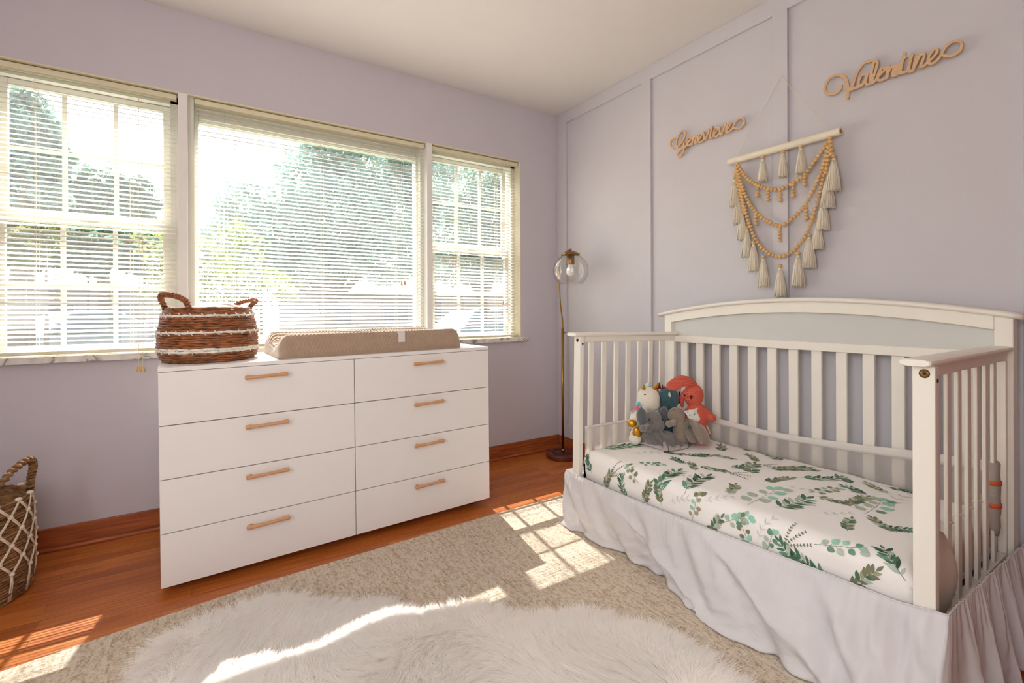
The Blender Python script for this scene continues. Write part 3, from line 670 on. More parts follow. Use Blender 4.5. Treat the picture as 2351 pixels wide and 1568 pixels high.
MB().grid(lambda s, t: lleft(s, 0.07*t)+Vector((0, -0.001, 0)), 30, 2).build('binding', M['binding'], ln_, smooth=True, solid=0.001)
def lright(s, t): return Vector((-0.755+s*0.64, -2.386+0.0015*math.sin(30*s), (0.485-0.03*math.sin(math.pi*s))*(1-t)+0.27*t))-lo
MB().grid(lright, 40, 8).build('mesh_panel', M['mesh'], ln_, smooth=True)
M['netpouch'] = cloth_mat('bunched_mesh_cloth', rgb(236, 224, 212), 0.4, bump=0.8, bscale=420, alpha=0.88)
def pouch(s, t):
    a = math.pi*(t); w = 0.055*math.sin(math.pi*min(1, s*1.05))**0.6*(0.4+0.6*s)
    return Vector((-0.74+0.055*math.sin(a*0.5)*2*0.5+w*0.9*math.sin(a)*1.0, -2.400-0.02*math.sin(math.pi*s)*math.sin(a)-0.013, 0.47-0.21*s+0.01*math.cos(a)))-lo
MB().grid(pouch, 22, 16).build('bunched_corner', M['netpouch'], ln_, smooth=True, solid=0.002)
for i in range(4):
    x = -0.712+0.0845*(i+1)
    MB().tube([(x-0.016-lo.x, -2.396-lo.y, 0.475-lo.z), (x-0.004-lo.x, -2.4145-lo.y, 0.478-lo.z), (x+0.006-lo.x, -2.4145-lo.y, 0.474-lo.z), (x+0.016-lo.x, -2.395-lo.y, 0.47-lo.z)], 0.0022, 6, flat=1).build('tie_tab', M['cord'], ln_, smooth=True)
# striped strap rolled round the last slat of the right end
M['strapgrey'] = mat('strap_grey', rgb(176, 166, 156), 0.85, var=0.18, vscale=140, bump=0.6, bscale=150, stretch=(1, 1, 8)); M['strapor'] = mat('strap_orange', rgb(206, 92, 48), 0.7)
st = empty('striped_strap', 'grey fabric strap with two orange bands wound round a slat at the crib right end', 'strap', (-0.205, -2.405, 0.45))
prof = [(0.0, -0.12), (0.013, -0.118), (0.0175, -0.09), (0.0165, -0.06), (0.0185, -0.045), (0.0175, 0.0), (0.0185, 0.03), (0.0165, 0.07), (0.0175, 0.105), (0.012, 0.112), (0.0, 0.112)]
MB().lathe([(r, z) for r, z in prof], (0, 0, 0), 18, sx=1.0, sy=0.9).build('cloth_roll', M['strapgrey'], st, smooth=True)
for z in (0.045, -0.025): MB().lathe([(0.0195, z-0.007), (0.021, z-0.006), (0.021, z+0.006), (0.0195, z+0.007)], (0, 0, 0), 18, sx=1.0, sy=0.9).build('orange_band', M['strapor'], st, smooth=True)

# ================================================================== RUGS
rug_pts = [(-3.32, -0.93), (-2.749, -0.895), (-2.378, -0.846), (-2.082, -0.81), (-1.611, -0.792), (-0.995, -0.772), (-0.592, -0.772), (-0.545, -3.1), (-3.25, -3.25)]
b = MB(); n_ = len(rug_pts); b.add([(x, y, 0.0) for x, y in rug_pts]+[(x, y, 0.012) for x, y in rug_pts], [tuple(range(n_)), tuple(range(n_, 2*n_))[::-1]]+[(i, n_+i, n_+(i+1) % n_, (i+1) % n_) for i in range(n_)])
rg = tag(b.build('area_rug', M['rug'], weld=True), 'large beige woven rug on the wood floor, partly under the crib', 'rug')
rg['label'] = 'large flat beige woven rug lying on the orange wood floor'

def fur_rug():
    out = [(-2.44, -1.184), (-2.428, -1.059), (-2.375, -0.993), (-2.286, -0.965), (-2.148, -0.95), (-2.041, -0.97), (-1.946, -1.075), (-1.862, -1.148), (-1.788, -1.156), (-1.723, -1.231), (-1.669, -1.325), (-1.551, -1.36), (-1.477, -1.38), (-1.421, -1.45), (-1.384, -1.54), (-1.287, -1.592), (-1.164, -1.646), (-1.124, -1.745), (-1.044, -1.835), (-1.033, -1.937), (-1.02, -2.056), (-1.03, -2.2), (-1.15, -2.36), (-1.4, -2.46), (-1.7, -2.42), (-2.0, -2.36), (-2.25, -2.2), (-2.4, -2.0), (-2.38, -1.8), (-2.45, -1.6), (-2.5, -1.35)]
    P = np.array(out); cen = np.array((-1.75, -1.7))
    P = P+(cen-P)/np.linalg.norm(cen-P, axis=1)[:, None]*0.028      # hide edge sits inside the tips
    # signed distance samples
    A = P; B = np.roll(P, -1, axis=0)
    def sdf(q):
        d = np.full(len(q), 9.0); inside = np.zeros(len(q), bool)
        for a, c in zip(A, B):
            e = c-a; w = q-a; t = np.clip((w@e)/(e@e), 0, 1); d = np.minimum(d, np.linalg.norm(w-t[:, None]*e, axis=1))
            cond = ((a[1] <= q[:, 1]) != (c[1] <= q[:, 1])); xi = a[0]+(q[:, 1]-a[1])/(c[1]-a[1]+1e-12)*(c[0]-a[0]); inside ^= cond & (q[:, 0] < xi)
        return np.where(inside, d, -d)
    def lump(x, y): return (np.sin(x*9+1)*np.sin(y*8+2)+0.6*np.sin(x*17+y*13)+0.4*np.sin(x*5-y*21))*0.5
    def hgt(q, d): s = np.clip(d/0.10, 0, 1); s = s*(2-s); return 0.013+s*(0.030+0.013*lump(q[:, 0], q[:, 1]))
    root = empty('fur_rug', 'fluffy white sheepskin rug with wavy edges lying on the beige rug', 'rug', (-1.75, -1.7, 0.012)); ro = np.array((-1.75, -1.7, 0.012))
    # hide
    n = 90; gx = np.linspace(-2.56, -0.98, n); gy = np.linspace(-2.5, -0.92, n); G = np.array([(x, y) for x in gx for y in gy]); D = sdf(G); Hh = hgt(G, D)
    b = MB(); idx = {}
    for i, (g, d, h) in enumerate(zip(G, D, Hh)):
        if d > -0.004: idx[i] = len(b.v); b.v.append((g[0]-ro[0], g[1]-ro[1], h-ro[2]))
    for i in range(n-1):
        for j in range(n-1):
            q = [i*n+j, (i+1)*n+j, (i+1)*n+j+1, i*n+j+1]
            if all(k in idx for k in q): b.f.append(tuple(idx[k] for k in q)); b.m.append(0)
    M['hide'] = mat('fur_hide', rgb(250, 247, 240), 0.9)
    b.build('hide', M['hide'], root, smooth=True)
    # pile
    NS = 230000
    q = rng.uniform((-2.55, -2.45), (-0.98, -0.92), (NS*2, 2)); w = np.where(q[:, 1] > -2.0, 1.0, 0.35); q = q[rng.uniform(size=len(q)) < w]
    d = sdf(q); q = q[d > 0.0]; d = d[d > 0.0]; h = hgt(q, d); m = len(q)
    # comb direction: outwards at the edge, swirling clumps inside
    e = 0.01; gxv = (sdf(q+[e, 0])-sdf(q-[e, 0]))/(2*e); gyv = (sdf(q+[0, e])-sdf(q-[0, e]))/(2*e); outd = -np.stack([gxv, gyv], 1)
    ang = 2.2*np.sin(q[:, 0]*3.1+1)+1.8*np.sin(q[:, 1]*3.7+2)+0.9*np.sin(q[:, 0]*8.3-q[:, 1]*6.1); sw = np.stack([np.cos(ang), np.sin(ang)], 1)
    we = np.clip(1-d/0.16, 0, 1)[:, None]; dr_ = outd*we*1.1+sw*(1-we)*0.9
    cl = np.floor(q/0.016); ca = np.sin(cl[:, 0]*12.9898+cl[:, 1]*78.233)*43758.5453; ca = (ca-np.floor(ca))*2*np.pi
    dr_ += 0.22*np.stack([np.cos(ca), np.sin(ca)], 1)+rng.normal(0, 0.22, (m, 2))
    ctr = (cl+0.5)*0.016
    Ln = rng.uniform(0.040, 0.062, m)*(0.9+0.12*np.sin(ca)); wdt = rng.uniform(0.0007, 0.0012, m)
    side_ = np.stack([-dr_[:, 1], dr_[:, 0]], 1); side_ /= np.linalg.norm(side_, axis=1)[:, None]+1e-9; side_ += rng.normal(0, 0.35, (m, 2)); side_ /= np.linalg.norm(side_, axis=1)[:, None]
    V = np.zeros((m, 7, 3)); ts = [0, .4, .75, 1.0]
    for k, t in enumerate(ts):
        hor = dr_*(Ln*(0.38*t+0.60*t*t))[:, None]; zz = h+Ln*(0.72*t-0.40*t*t)
        p2 = q+hor+(ctr-q)*0.3*t*t
        if k < 3:
            ww = (wdt*(1-0.35*t))[:, None]; V[:, 2*k, :2] = p2-side_*ww/2; V[:, 2*k+1, :2] = p2+side_*ww/2; V[:, 2*k, 2] = zz; V[:, 2*k+1, 2] = zz
        else: V[:, 6, :2] = p2; V[:, 6, 2] = zz
    V -= ro
    me = bpy.data.meshes.new('fur_pile'); base = np.arange(m)[:, None]*7
    quads = np.array([[0, 1, 3, 2], [2, 3, 5, 4]]); F = (base[:, :, None]+quads[None]).reshape(-1); T = (base+np.array([4, 5, 6])).reshape(-1)
    me.vertices.add(m*7); me.vertices.foreach_set('co', V.reshape(-1)); me.loops.add(m*11); 
    lp = np.concatenate([(base[:, None, :]*0+base[:, :, None]+quads[None]).reshape(m, 8), base+np.array([4, 5, 6])], axis=1).reshape(-1)
    me.loops.foreach_set('vertex_index', lp); me.polygons.add(m*3)
    st_ = (np.arange(m)[:, None]*11+np.array([0, 4, 8])).reshape(-1); me.polygons.foreach_set('loop_start', st_); me.update(calc_edges=True); me.validate()
    me.polygons.foreach_set('use_smooth', [True]*len(me.polygons))
    M['fur'] = cloth_mat('white_fur', rgb(255, 251, 248), 0.42, bump=0, var=0.02); me.materials.append(M['fur'])
    o = bpy.data.objects.new('fur_pile', me); COL.objects.link(o); o.parent = root; o['kind'] = 'stuff'
fur_rug()

# ================================================================== FLOOR LAMP
lp = empty('floor_lamp', 'slim brass floor lamp with a clear glass globe, standing in the room corner', 'floor lamp', (-0.135, -0.21, 0)); lo2 = Vector(lp.location)
MB().lathe([(0.0, 0), (0.112, 0), (0.118, 0.004), (0.118, 0.026), (0.112, 0.034), (0.0, 0.036)], n=48).build('base', M['lampbase'], lp, smooth=False, bevel=0.001)
pz = lambda v: onY(-0.21, 1291, v).z
MB().tube([(0, 0, 0.034), (0, 0, 0.06)], 0.011, 16).build('collar', M['brass'], lp, smooth=True)
zj = onY(-0.21, 1291, 752).z
MB().tube([(0, 0, 0.04), (0, 0, zj)], 0.0088, 16).build('lower_pole', M['brass'], lp, smooth=True)
MB().tube([(0.006, -0.006, zj-0.035), (0.018, -0.014, zj-0.035)], 0.004, 10).build('knob', M['brass'], lp, smooth=True)
top = onY(-0.225, 1284, 655)-lo2; gc = CAMP+FW*3.2+RT*(3.2*(1310-1175.5)/F_PX)+UP*(3.2*(CY-621)/F_PX); g0 = gc-lo2
ht = g0.z+0.118
up = crom([(0, 0, zj-0.01), (-0.0015, -0.001, zj+0.05), (top.x*0.6, -0.005, zj+0.17), (top.x, top.y, top.z), (top.x-0.001, top.y-0.004, g0.z+0.05), (top.x+0.004, top.y-0.02, ht-0.012), (g0.x*0.7, g0.y*0.7, ht+0.022), (g0.x, g0.y, ht+0.024)], 8)
MB().tube(up, 0.0055, 12).build('upper_pole', M['brass'], lp, smooth=True)
MB().ell((g0.x, g0.y, ht+0.022), 0.0085, n=16).build('finial', M['brass'], lp, smooth=True)
MB().lathe([(0.0, 0.014), (0.012, 0.014), (0.03, 0.009), (0.055, -0.004), (0.064, -0.010), (0.062, -0.013), (0.045, -0.018), (0.0, -0.019)], (g0.x, g0.y, ht), 40).build('canopy', M['brass'], lp, smooth=True)
MB().lathe([(0.0, -0.012), (0.026, -0.012), (0.0265, -0.075), (0.024, -0.078), (0.0, -0.078)], (g0.x, g0.y, ht), 28).build('socket', M['brass'], lp, smooth=True)
MB().lathe([(0.0, -0.074), (0.016, -0.074), (0.018, -0.088), (0.028, -0.108), (0.0305, -0.125), (0.027, -0.142), (0.016, -0.154), (0.0, -0.158)], (g0.x, g0.y, ht), 28).build('bulb', M['bulb'], lp, smooth=True)
R = 0.118; pr = [(R*math.sin(a), R*math.cos(a)) for a in [math.radians(20+i*(140-20)/26) for i in range(27)]]
MB().lathe([(r, z*0.97) for r, z in pr]+[(r-0.0018, z*0.97) for r, z in pr[::-1]], (g0.x, g0.y, g0.z), 48).build('glass_globe', M['globe'], lp, smooth=True)
cp = [(0.012, -0.01, 0.045), (-0.03, 0.03, 0.05), (-0.07, 0.02, 0.042), (-0.075, -0.03, 0.04), (-0.03, -0.055, 0.040), (0.04, -0.07, 0.040), (0.095, -0.078, 0.04), (0.12, -0.082, 0.006)]
MB().tube(crom(cp, 6), 0.0028, 8).build('power_cord', M['black'], lp, smooth=True)

# ================================================================== CHANGING PAD on the dresser
M['minky'] = mat('taupe_minky', rgb(168, 144, 122), 0.95, var=0.05, vscale=30, bump=0.35, bscale=140, sheen=0.5)
TOPZ = lambda x, y: (DM @ Vector(((Vector((x, y, 0))-Vector((-2.3934, -0.6915, 0))).dot(ex), 0, zb+HH))).z+0.0
pd = empty('changing_pad', 'contoured changing pad in a dotted taupe plush cover on top of the dresser', 'changing pad')
PM = DM @ Matrix.Translation((0.83, 0.235, zb+HH+0.0005)) @ Matrix.Rotation(math.radians(0.6), 4, 'Z'); pd.matrix_world = PM
PL, PW = 0.862, 0.405
def padp(s, t):
    # s along length, t around: 0..1 across the top from front edge bottom to back edge bottom
    a = t*2-1; hw = PW/2; endr = min(s, 1-s)*PL
    er = math.sqrt(max(0, 1-max(0, 1-endr/0.045)**2)) if endr < 0.045 else 1
    x = (s-0.5)*PL
    # cross-section path
    hh = 0.098; mid = 0.055
    T = abs(a); sg = 1 if a > 0 else -1
    if T > 0.74:                 # outer wall
        u = (1-T)/0.26; ang = u*math.pi/2; y = hw-0.022+0.022*math.cos(ang)*(1 if u < 1 else 1); z = hh*0.12+(hh*0.88)*math.sin(ang)
        if u < 0.02: z = 0.0; y = hw-0.006
    else:
        u = T/0.74; y = u*(hw-0.022); q = u**1.6; z = mid+(hh-mid)*(0.5-0.5*math.cos(math.pi*min(1, q*1.12)))
        if q*1.12 > 1: z = hh
    z = z*er**0.8 if T <= 0.9 else z*er**0.8
    if z > 0.02:
        ph = (x/0.0155, t*52); row = math.floor(ph[1]); fx = (ph[0]+0.5*(row % 2)) % 1-0.5; fy = ph[1] % 1-0.5
        dot = max(0, 1-((fx/0.36)**2+(fy/0.36)**2)); nrm = 0.0028*dot
        z += nrm*(1 if T < 0.74 else 0.4); y += nrm*(0 if T < 0.74 else 1)
    shrink = 0.93+0.07*er
    return Vector((x, sg*y*shrink, z))
MB().grid(padp, 420, 210).build('pad_cover', M['minky'], pd, smooth=True)
MB().box(-PL/2+0.03, PL/2-0.03, -PW/2+0.012, PW/2-0.012, 0.0, 0.045).build('pad_core', M['trimwhite'], pd, bevel=0.01)
MB().box(0.088, 0.12, -PW/2-0.0035, -PW/2+0.004, 0.045, 0.088).box(0.088, 0.12, -PW/2-0.0035, -PW/2+0.022, 0.086, 0.101).build('care_tag', M['binding'], pd, bevel=0.0015)
bk = MB(); bk.box(-0.03, 0.03, -0.022, 0.022, 0.058, 0.074); bk.build('buckle', M['trimwhite'], pd, bevel=0.006)
MB().tube(crom([(0.03, 0.0, 0.066), (0.06, 0.02, 0.08), (0.085, 0.05, 0.085), (0.07, 0.15, 0.104)], 5), 0.0025, 6).build('buckle_strap', M['black'], pd, smooth=True)

# ================================================================== BASKETS
def rope_mat(name, c0, c1, sc=30):
    m, n, p = node_mat(name); tc = n.nodes.new('ShaderNodeTexCoord'); mp = n.nodes.new('ShaderNodeMapping'); mp.inputs['Scale'].default_value = (1, 1, 5); n.links.new(tc.outputs['Object'], mp.inputs[0])
    no = n.nodes.new('ShaderNodeTexNoise'); no.inputs['Scale'].default_value = sc; no.inputs['Detail'].default_value = 6; no.inputs['Distortion'].default_value = 0.6; n.links.new(mp.outputs[0], no.inputs[0])
    r = n.nodes.new('ShaderNodeValToRGB'); r.color_ramp.elements[0].position = 0.32; r.color_ramp.elements[0].color = c0; r.color_ramp.elements[1].position = 0.68; r.color_ramp.elements[1].color = c1
    n.links.new(no.outputs[0], r.inputs[0]); n.links.new(r.outputs[0], p.inputs['Base Color']); p.inputs['Roughness'].default_value = 0.6
    bu = n.nodes.new('ShaderNodeBump'); bu.inputs['Strength'].default_value = 0.8; bu.inputs['Distance'].default_value = 0.003; n.links.new(no.outputs[0], bu.inputs['Height']); n.links.new(bu.outputs[0], p.inputs['Normal']); return m
M['wicker'] = rope_mat('banana_leaf_rope', rgb(86, 46, 24), rgb(176, 108, 60))
M['wicker2'] = rope_mat('dark_banana_leaf_rope', rgb(72, 46, 26), rgb(168, 124, 78), 24)
M['whiteband'] = mat('white_raffia', rgb(236, 232, 222), 0.7, bump=0.4, bscale=120, stretch=(1, 1, 4)); M['macr'] = mat('cotton_rope', rgb(226, 214, 194), 0.9, bump=0.5, bscale=300)
def coil(b, a, bb, z, r, ph, mi=0, N=120, c=(0, 0)):
    pts = []; rr = []
    for i in range(N):
        t = 2*math.pi*i/N; w = 1+0.010*math.sin(7*t+ph)+0.006*math.sin(19*t+2*ph)
        pts.append((c[0]+a*w*math.cos(t), c[1]+bb*w*math.sin(t), z+0.0012*math.sin(11*t+ph*3))); rr.append(r*(1+0.16*math.sin(37*t+5*ph)+0.12*math.sin(23*t+ph)))
    b.tube(pts, rr, 7, mi, closed=True)
bs = empty('woven_basket', 'oval brown woven basket with three white stripes on the left of the dresser top', 'basket', (0, 0, 0))
bpos = Vector((-2.238, -0.435, 0)); bpos.z = (DM @ Vector((0.16, 0.2, zb+HH))).z
bs.location = bpos; bs.rotation_euler = (0, math.radians(-0.5), 0)
def brad(z): return lerp_list([(0, .158), (.02, .172), (.06, .177), (.11, .176), (.16, .168), (.195, .156), (.22, .149), (.26, .152)], z)
b = MB(); z = 0.006; i = 0; bands = (0.047, 0.118, 0.186); wb = [MB(), MB(), MB()]
while z < 0.222:
    k = [j for j, q in enumerate(bands) if abs(z-q) < 0.0078]
    a = brad(z)
    if k: coil(wb[k[0]], a+0.001, (a+0.001)*1.12, z, 0.0054, i*1.3)
    else: coil(b, a, a*1.12, z, 0.0057, i*1.7)
    z += 0.0094; i += 1
b.lathe([(0.0, 0.003), (0.16, 0.003), (0.163, 0.2), (0.152, 0.218), (0.145, 0.2), (0.15, 0.01), (0.0, 0.008)], n=48, sy=1.1, sx=1.0)
b.build('basket_body', M['wicker'], bs, smooth=True)
for q, w_ in zip(bands, wb):
    for i in range(26):
        t = 2*math.pi*i/26; a = brad(q)+0.008
        w_.tube([(a*math.cos(t-0.05), a*1.12*math.sin(t-0.05), q+0.009), (a*1.015*math.cos(t), a*1.135*math.sin(t), q), (a*math.cos(t+0.05), a*1.12*math.sin(t+0.05), q-0.009)], 0.0022, 5)
    w_.build('white_band', M['whiteband'], bs, smooth=True)
def handle(parent, pts, r, m, name='handle', coils=26):
    P = crom(pts, 8); b = MB(); b.tube(P, r*0.72, 8); Q = []; P = crom(pts, 40); N = len(P); prev = None; turns = coils*0.9
    for i, p in enumerate(P):
        t = (P[min(i+1, N-1)]-P[max(i-1, 0)]).normalized(); a_ = t.orthogonal().normalized() if prev is None else (prev-t*prev.dot(t)).normalized(); prev = a_; c2 = t.cross(a_)
        an = 2*math.pi*turns*i/N; Q.append(p+(a_*math.cos(an)+c2*math.sin(an))*r*0.72)
    b.tube(Q, r*0.52, 6); return b.build(name, m, parent, smooth=True)
handle(bs, [(-0.143, -0.01, 0.185), (-0.150, -0.02, 0.215), (-0.162, -0.035, 0.250), (-0.158, -0.060, 0.268), (-0.130, -0.100, 0.268), (-0.096, -0.135, 0.256), (-0.074, -0.152, 0.235), (-0.068, -0.158, 0.195)], 0.0098, M['wicker'])
handle(bs, [(0.080, 0.125, 0.20), (0.100, 0.135, 0.228), (0.140, 0.118, 0.246), (0.175, 0.075, 0.250), (0.178, 0.03, 0.244), (0.158, 0.0, 0.228), (0.146, -0.005, 0.20)], 0.0088, M['wicker'])
def cloth_in(s, t):
    r = 0.138*t; a = 2*math.pi*s; return Vector((r*math.cos(a), r*1.1*math.sin(a), 0.195+0.035*(1-t)+0.022*math.sin(3*a+1)*t*(1.2-t)*2+0.012*math.sin(7*a)*t))
cl = MB().grid(cloth_in, 60, 14).build('folded_cloth', cloth_mat('white_cloth', rgb(238, 234, 228), 0.2, bump=0.4, bscale=40), None, smooth=True, solid=0.003)
cl.location = bpos; tag(cl, 'crumpled white cloth filling the basket that stands on the dresser', 'cloth')

fb = empty('net_basket', 'tall brown woven basket wrapped in white knotted net, on the floor at the left', 'basket', (-3.0, -0.33, 0))
b = MB(); z = 0.006; i = 0
def frad(z): return lerp_list([(0, .180), (.03, .190), (.15, .194), (.28, .19), (.38, .182)], z)
while z < 0.35: coil(b, frad(z), frad(z), z, 0.0060, i*2.1); z += 0.0098; i += 1
b.lathe([(0.0, 0.003), (0.176, 0.003), (0.182, 0.34), (0.172, 0.34), (0.168, 0.01), (0.0, 0.008)], n=48)
b.build('basket_body', M['wicker2'], fb, smooth=True)
nb = MB(); K = 16; zz = [0.352, 0.305, 0.255, 0.205, 0.155, 0.105]
def np_(k, lvl, dz=0): a = 2*math.pi*(k+(0.5 if lvl % 2 else 0))/K; r = frad(zz[lvl])+0.0085; return Vector((r*math.cos(a), r*math.sin(a), zz[lvl]))
for k in range(K):
    for l in range(len(zz)-1):
        for dk in ((0, -1) if l % 2 == 0 else (0, 1)):
            p, q = np_(k, l), np_(k+dk, l+1); m_ = (p+q)/2; m_ = Vector((m_.x, m_.y, 0)).normalized()*(frad(m_.z)+0.009)+Vector((0, 0, m_.z))
            off = Vector((0, 0, 0.003))
            nb.tube([p+off, m_+off, q+off], 0.0026, 6); nb.tube([p-off, m_-off, q-off], 0.0026, 6)
    for l in range(1, len(zz)): nb.ell(np_(k, l), 0.0085, n=10)
    p = np_(k, len(zz)-1); a = math.atan2(p.y, p.x)
    for d in (-0.016, 0.016): nb.tube([(p.x, p.y, p.z), (0.2*math.cos(a+d), 0.2*math.sin(a+d), 0.07), (0.191*math.cos(a+d), 0.191*math.sin(a+d), 0.008)], 0.0028, 6)
    p = np_(k, 0); nb.ell((p.x*0.985, p.y*0.985, p.z+0.004), (0.011, 0.011, 0.007), n=10)
nb.build('knotted_net', M['macr'], fb, smooth=True)
handle(fb, [(0.10, -0.125, 0.335), (0.115, -0.115, 0.38), (0.15, -0.06, 0.45), (0.185, 0.0, 0.478), (0.192, 0.03, 0.45), (0.183, 0.045, 0.40), (0.178, 0.05, 0.345)], 0.0115, M['wicker2'], coils=30)
handle(fb, [(-0.10, -0.13, 0.335), (-0.14, -0.09, 0.43), (-0.17, 0.0, 0.475), (-0.15, 0.09, 0.43), (-0.13, 0.12, 0.335)], 0.0115, M['wicker2'], coils=30)

# ================================================================== WALL SIGNS
def sign(name, label, strokes, scale, org, w_px):
    root_x = -0.0155; b = MB()
    def W_(p): return onX(root_x-0.008, org[0]+p[0]/scale, org[1]+p[1]/scale)
    base_x = root_x
    for si, st_ in enumerate(strokes):
        wd = w_px; thick = 0.008+0.00018*si
        if isinstance(st_, tuple): wd, st_ = st_
        P2 = crom([(x, y, 0) for x, y in st_], 5); C2 = [W_(p) for p in P2]
        pts = [(c.y, c.z) for c in C2]; N = len(pts); L = []; Rr = []
        # stroke width in metres, measured at each point
        for i, (y, z) in enumerate(pts):
            a = pts[max(i-1, 0)]; c = pts[min(i+1, N-1)]; d = Vector((c[0]-a[0], c[1]-a[1]))
            d = d.normalized() if d.length > 1e-9 else Vector((1, 0)); nn = Vector((-d.y, d.x)); p = P2[i]
            h = (W_((p.x, p.y+wd/2))-W_((p.x, p.y-wd/2))).length/2*0.93
            L.append((y+nn.x*h, z+nn.y*h)); Rr.append((y-nn.x*h, z-nn.y*h))
            if i in (0, N-1):
                k = 10; ring = [(y+h*math.cos(2*math.pi*j/k), z+h*math.sin(2*math.pi*j/k)) for j in range(k)]
                b.add([(root_x-thick-0.00006, *q) for q in ring]+[(root_x, *q) for q in ring], [tuple(range(k)), tuple(range(k, 2*k))[::-1]]+[(j, k+j, k+(j+1) % k, (j+1) % k) for j in range(k)])
        vs = [(root_x-thick, *q) for q in L]+[(root_x-thick, *q) for q in Rr]+[(root_x, *q) for q in L]+[(root_x, *q) for q in Rr]; fs = []
        for i in range(N-1): fs += [(i, i+1, N+i+1, N+i), (2*N+i, 3*N+i, 3*N+i+1, 2*N+i+1), (i, 2*N+i, 2*N+i+1, i+1), (N+i, N+i+1, 3*N+i+1, 3*N+i)]
        fs += [(0, N, 3*N, 2*N), (N-1, 3*N-1, 4*N-1, 2*N-1)]
        b.add(vs, fs)
    o = b.build(name, M['plywood'], None); md = o.modifiers.new('union', 'REMESH'); md.mode = 'VOXEL'; md.voxel_size = 0.0012
    c = Vector(((root_x), sum(v[1] for v in b.v)/len(b.v), sum(v[2] for v in b.v)/len(b.v)))
    o.data.transform(Matrix.Translation(-c)); o.location = c; return tag(o, label, 'sign', None)
V = [[(385, 865), (365, 925), (300, 980), (215, 988), (152, 940), (158, 850), (215, 762), (300, 715), (390, 715)], (52, [(390, 715), (445, 755), (470, 830), (485, 930), (478, 1040)]),
     [(490, 930), (545, 890), (575, 800), (610, 700), (665, 600), (745, 525), (850, 500)], [(500, 935), (580, 905), (650, 880)],
     [(755, 705), (700, 708), (660, 760), (640, 835), (675, 870), (725, 815), (762, 735)], [(770, 700), (748, 790), (760, 850), (815, 830), (860, 740), (905, 600), (915, 520), (885, 495), (855, 560), (828, 690), (815, 790), (840, 830), (890, 790)],
     [(885, 795), (960, 700), (1020, 640), (1015, 605), (975, 620), (925, 710), (925, 775), (970, 790), (1050, 750)], (48, [(1080, 580), (1055, 750)]), [(1065, 690), (1120, 600), (1165, 580), (1150, 650), (1140, 700), (1160, 725), (1215, 690)], (44, [(1205, 570), (1180, 660), (1160, 715)]),
     [(1190, 620), (1225, 560), (1240, 560), (1225, 640), (1240, 690), (1290, 670)], (46, [(1312, 395), (1285, 500), (1262, 600), (1255, 660), (1300, 675), (1350, 650)]), (36, [(1270, 490), (1330, 455)]),
     (46, [(1425, 415), (1395, 520), (1375, 620), (1390, 660), (1440, 640)]), (46, [(1490, 440), (1445, 630)]), [(1460, 590), (1530, 450), (1590, 395), (1600, 440), (1565, 540), (1545, 590), (1590, 585), (1650, 530)],
     [(1645, 540), (1730, 460), (1790, 380), (1785, 335), (1740, 345), (1680, 430), (1660, 515), (1700, 550), (1780, 510), (1850, 420)], [(1850, 425), (1900, 330), (1990, 245), (2090, 215), (2150, 255), (2130, 350), (2040, 420), (1940, 440), (1860, 415)]]
sign('name_sign', 'larger light wooden script sign high on the wall right of the bead hanging', V, 6.354, (1870, 60), 40)
G = [[(355, 745), (275, 775), (215, 835), (208, 915), (245, 975), (310, 985), (370, 965)], [(375, 1000), (365, 900), (375, 800), (420, 670), (500, 570), (570, 580), (592, 650), (560, 760), (490, 870), (415, 945), (385, 1000), (430, 1030), (500, 1000), (545, 930)],
     [(555, 860), (560, 980), (540, 1100), (480, 1200), (410, 1215), (392, 1160), (430, 1095), (490, 1030), (600, 970)], [(590, 970), (660, 870), (735, 775), (735, 730), (690, 735), (640, 805), (630, 900), (665, 945), (740, 900)],
     [(795, 720), (765, 920)], [(775, 850), (835, 710), (880, 685), (860, 790), (840, 870), (880, 865), (930, 800)], [(925, 800), (1000, 710), (1015, 635), (965, 645), (920, 740), (925, 830), (980, 850), (1060, 790)],
     [(1060, 600), (1075, 700), (1095, 790), (1150, 690), (1205, 560), (1190, 520), (1150, 570)], [(1285, 460), (1250, 600), (1230, 730), (1275, 750), (1320, 690)], [(1320, 670), (1400, 570), (1430, 490), (1380, 490), (1330, 590), (1335, 690), (1400, 710), (1460, 640)],
     [(1465, 480), (1485, 570), (1510, 670), (1565, 560), (1620, 420), (1600, 385), (1560, 430)], [(1640, 580), (1710, 480), (1760, 400), (1730, 370), (1675, 440), (1640, 540), (1670, 600), (1750, 570), (1820, 470)],
     [(1820, 480), (1870, 370), (1940, 280), (2040, 240), (2110, 300), (2100, 390), (2030, 470), (1940, 505), (1840, 480)]]
sign('name_sign', 'smaller light wooden script sign left of the bead hanging', G, 11.195, (1520, 250), 52)

# ================================================================== BEAD WALL HANGING
M['bead'] = mat('wood_bead', rgb(212, 174, 120), 0.5, var=0.12, vscale=60); M['yarn'] = mat('tassel_yarn', rgb(246, 236, 216), 0.95, var=0.05, vscale=200, stretch=(8, 8, 1), bump=0.6, bscale=300)
M['dowelw'] = mat('whitewashed_dowel', rgb(228, 220, 200), 0.6); M['dowelend'] = mat('dowel_core', rgb(190, 110, 60), 0.7)
HXp = -0.042
def hp(x, y, xx=HXp): return onX(xx, 1640+x/2.9035, 160+y/2.9035)
wh = empty('bead_wall_hanging', 'boho wall hanging of wooden beads and cream tassels on a pale dowel above the crib', 'wall hanging'); ap = onX(-0.02, 1792, 176); wh.location = ap
def loc(p): return Vector(p)-ap
dl, drr = hp(97, 615), hp(843, 409)
MB().tube([loc(dl), loc(drr)], 0.0165, 20).build('dowel', M['dowelw'], wh, smooth=False)
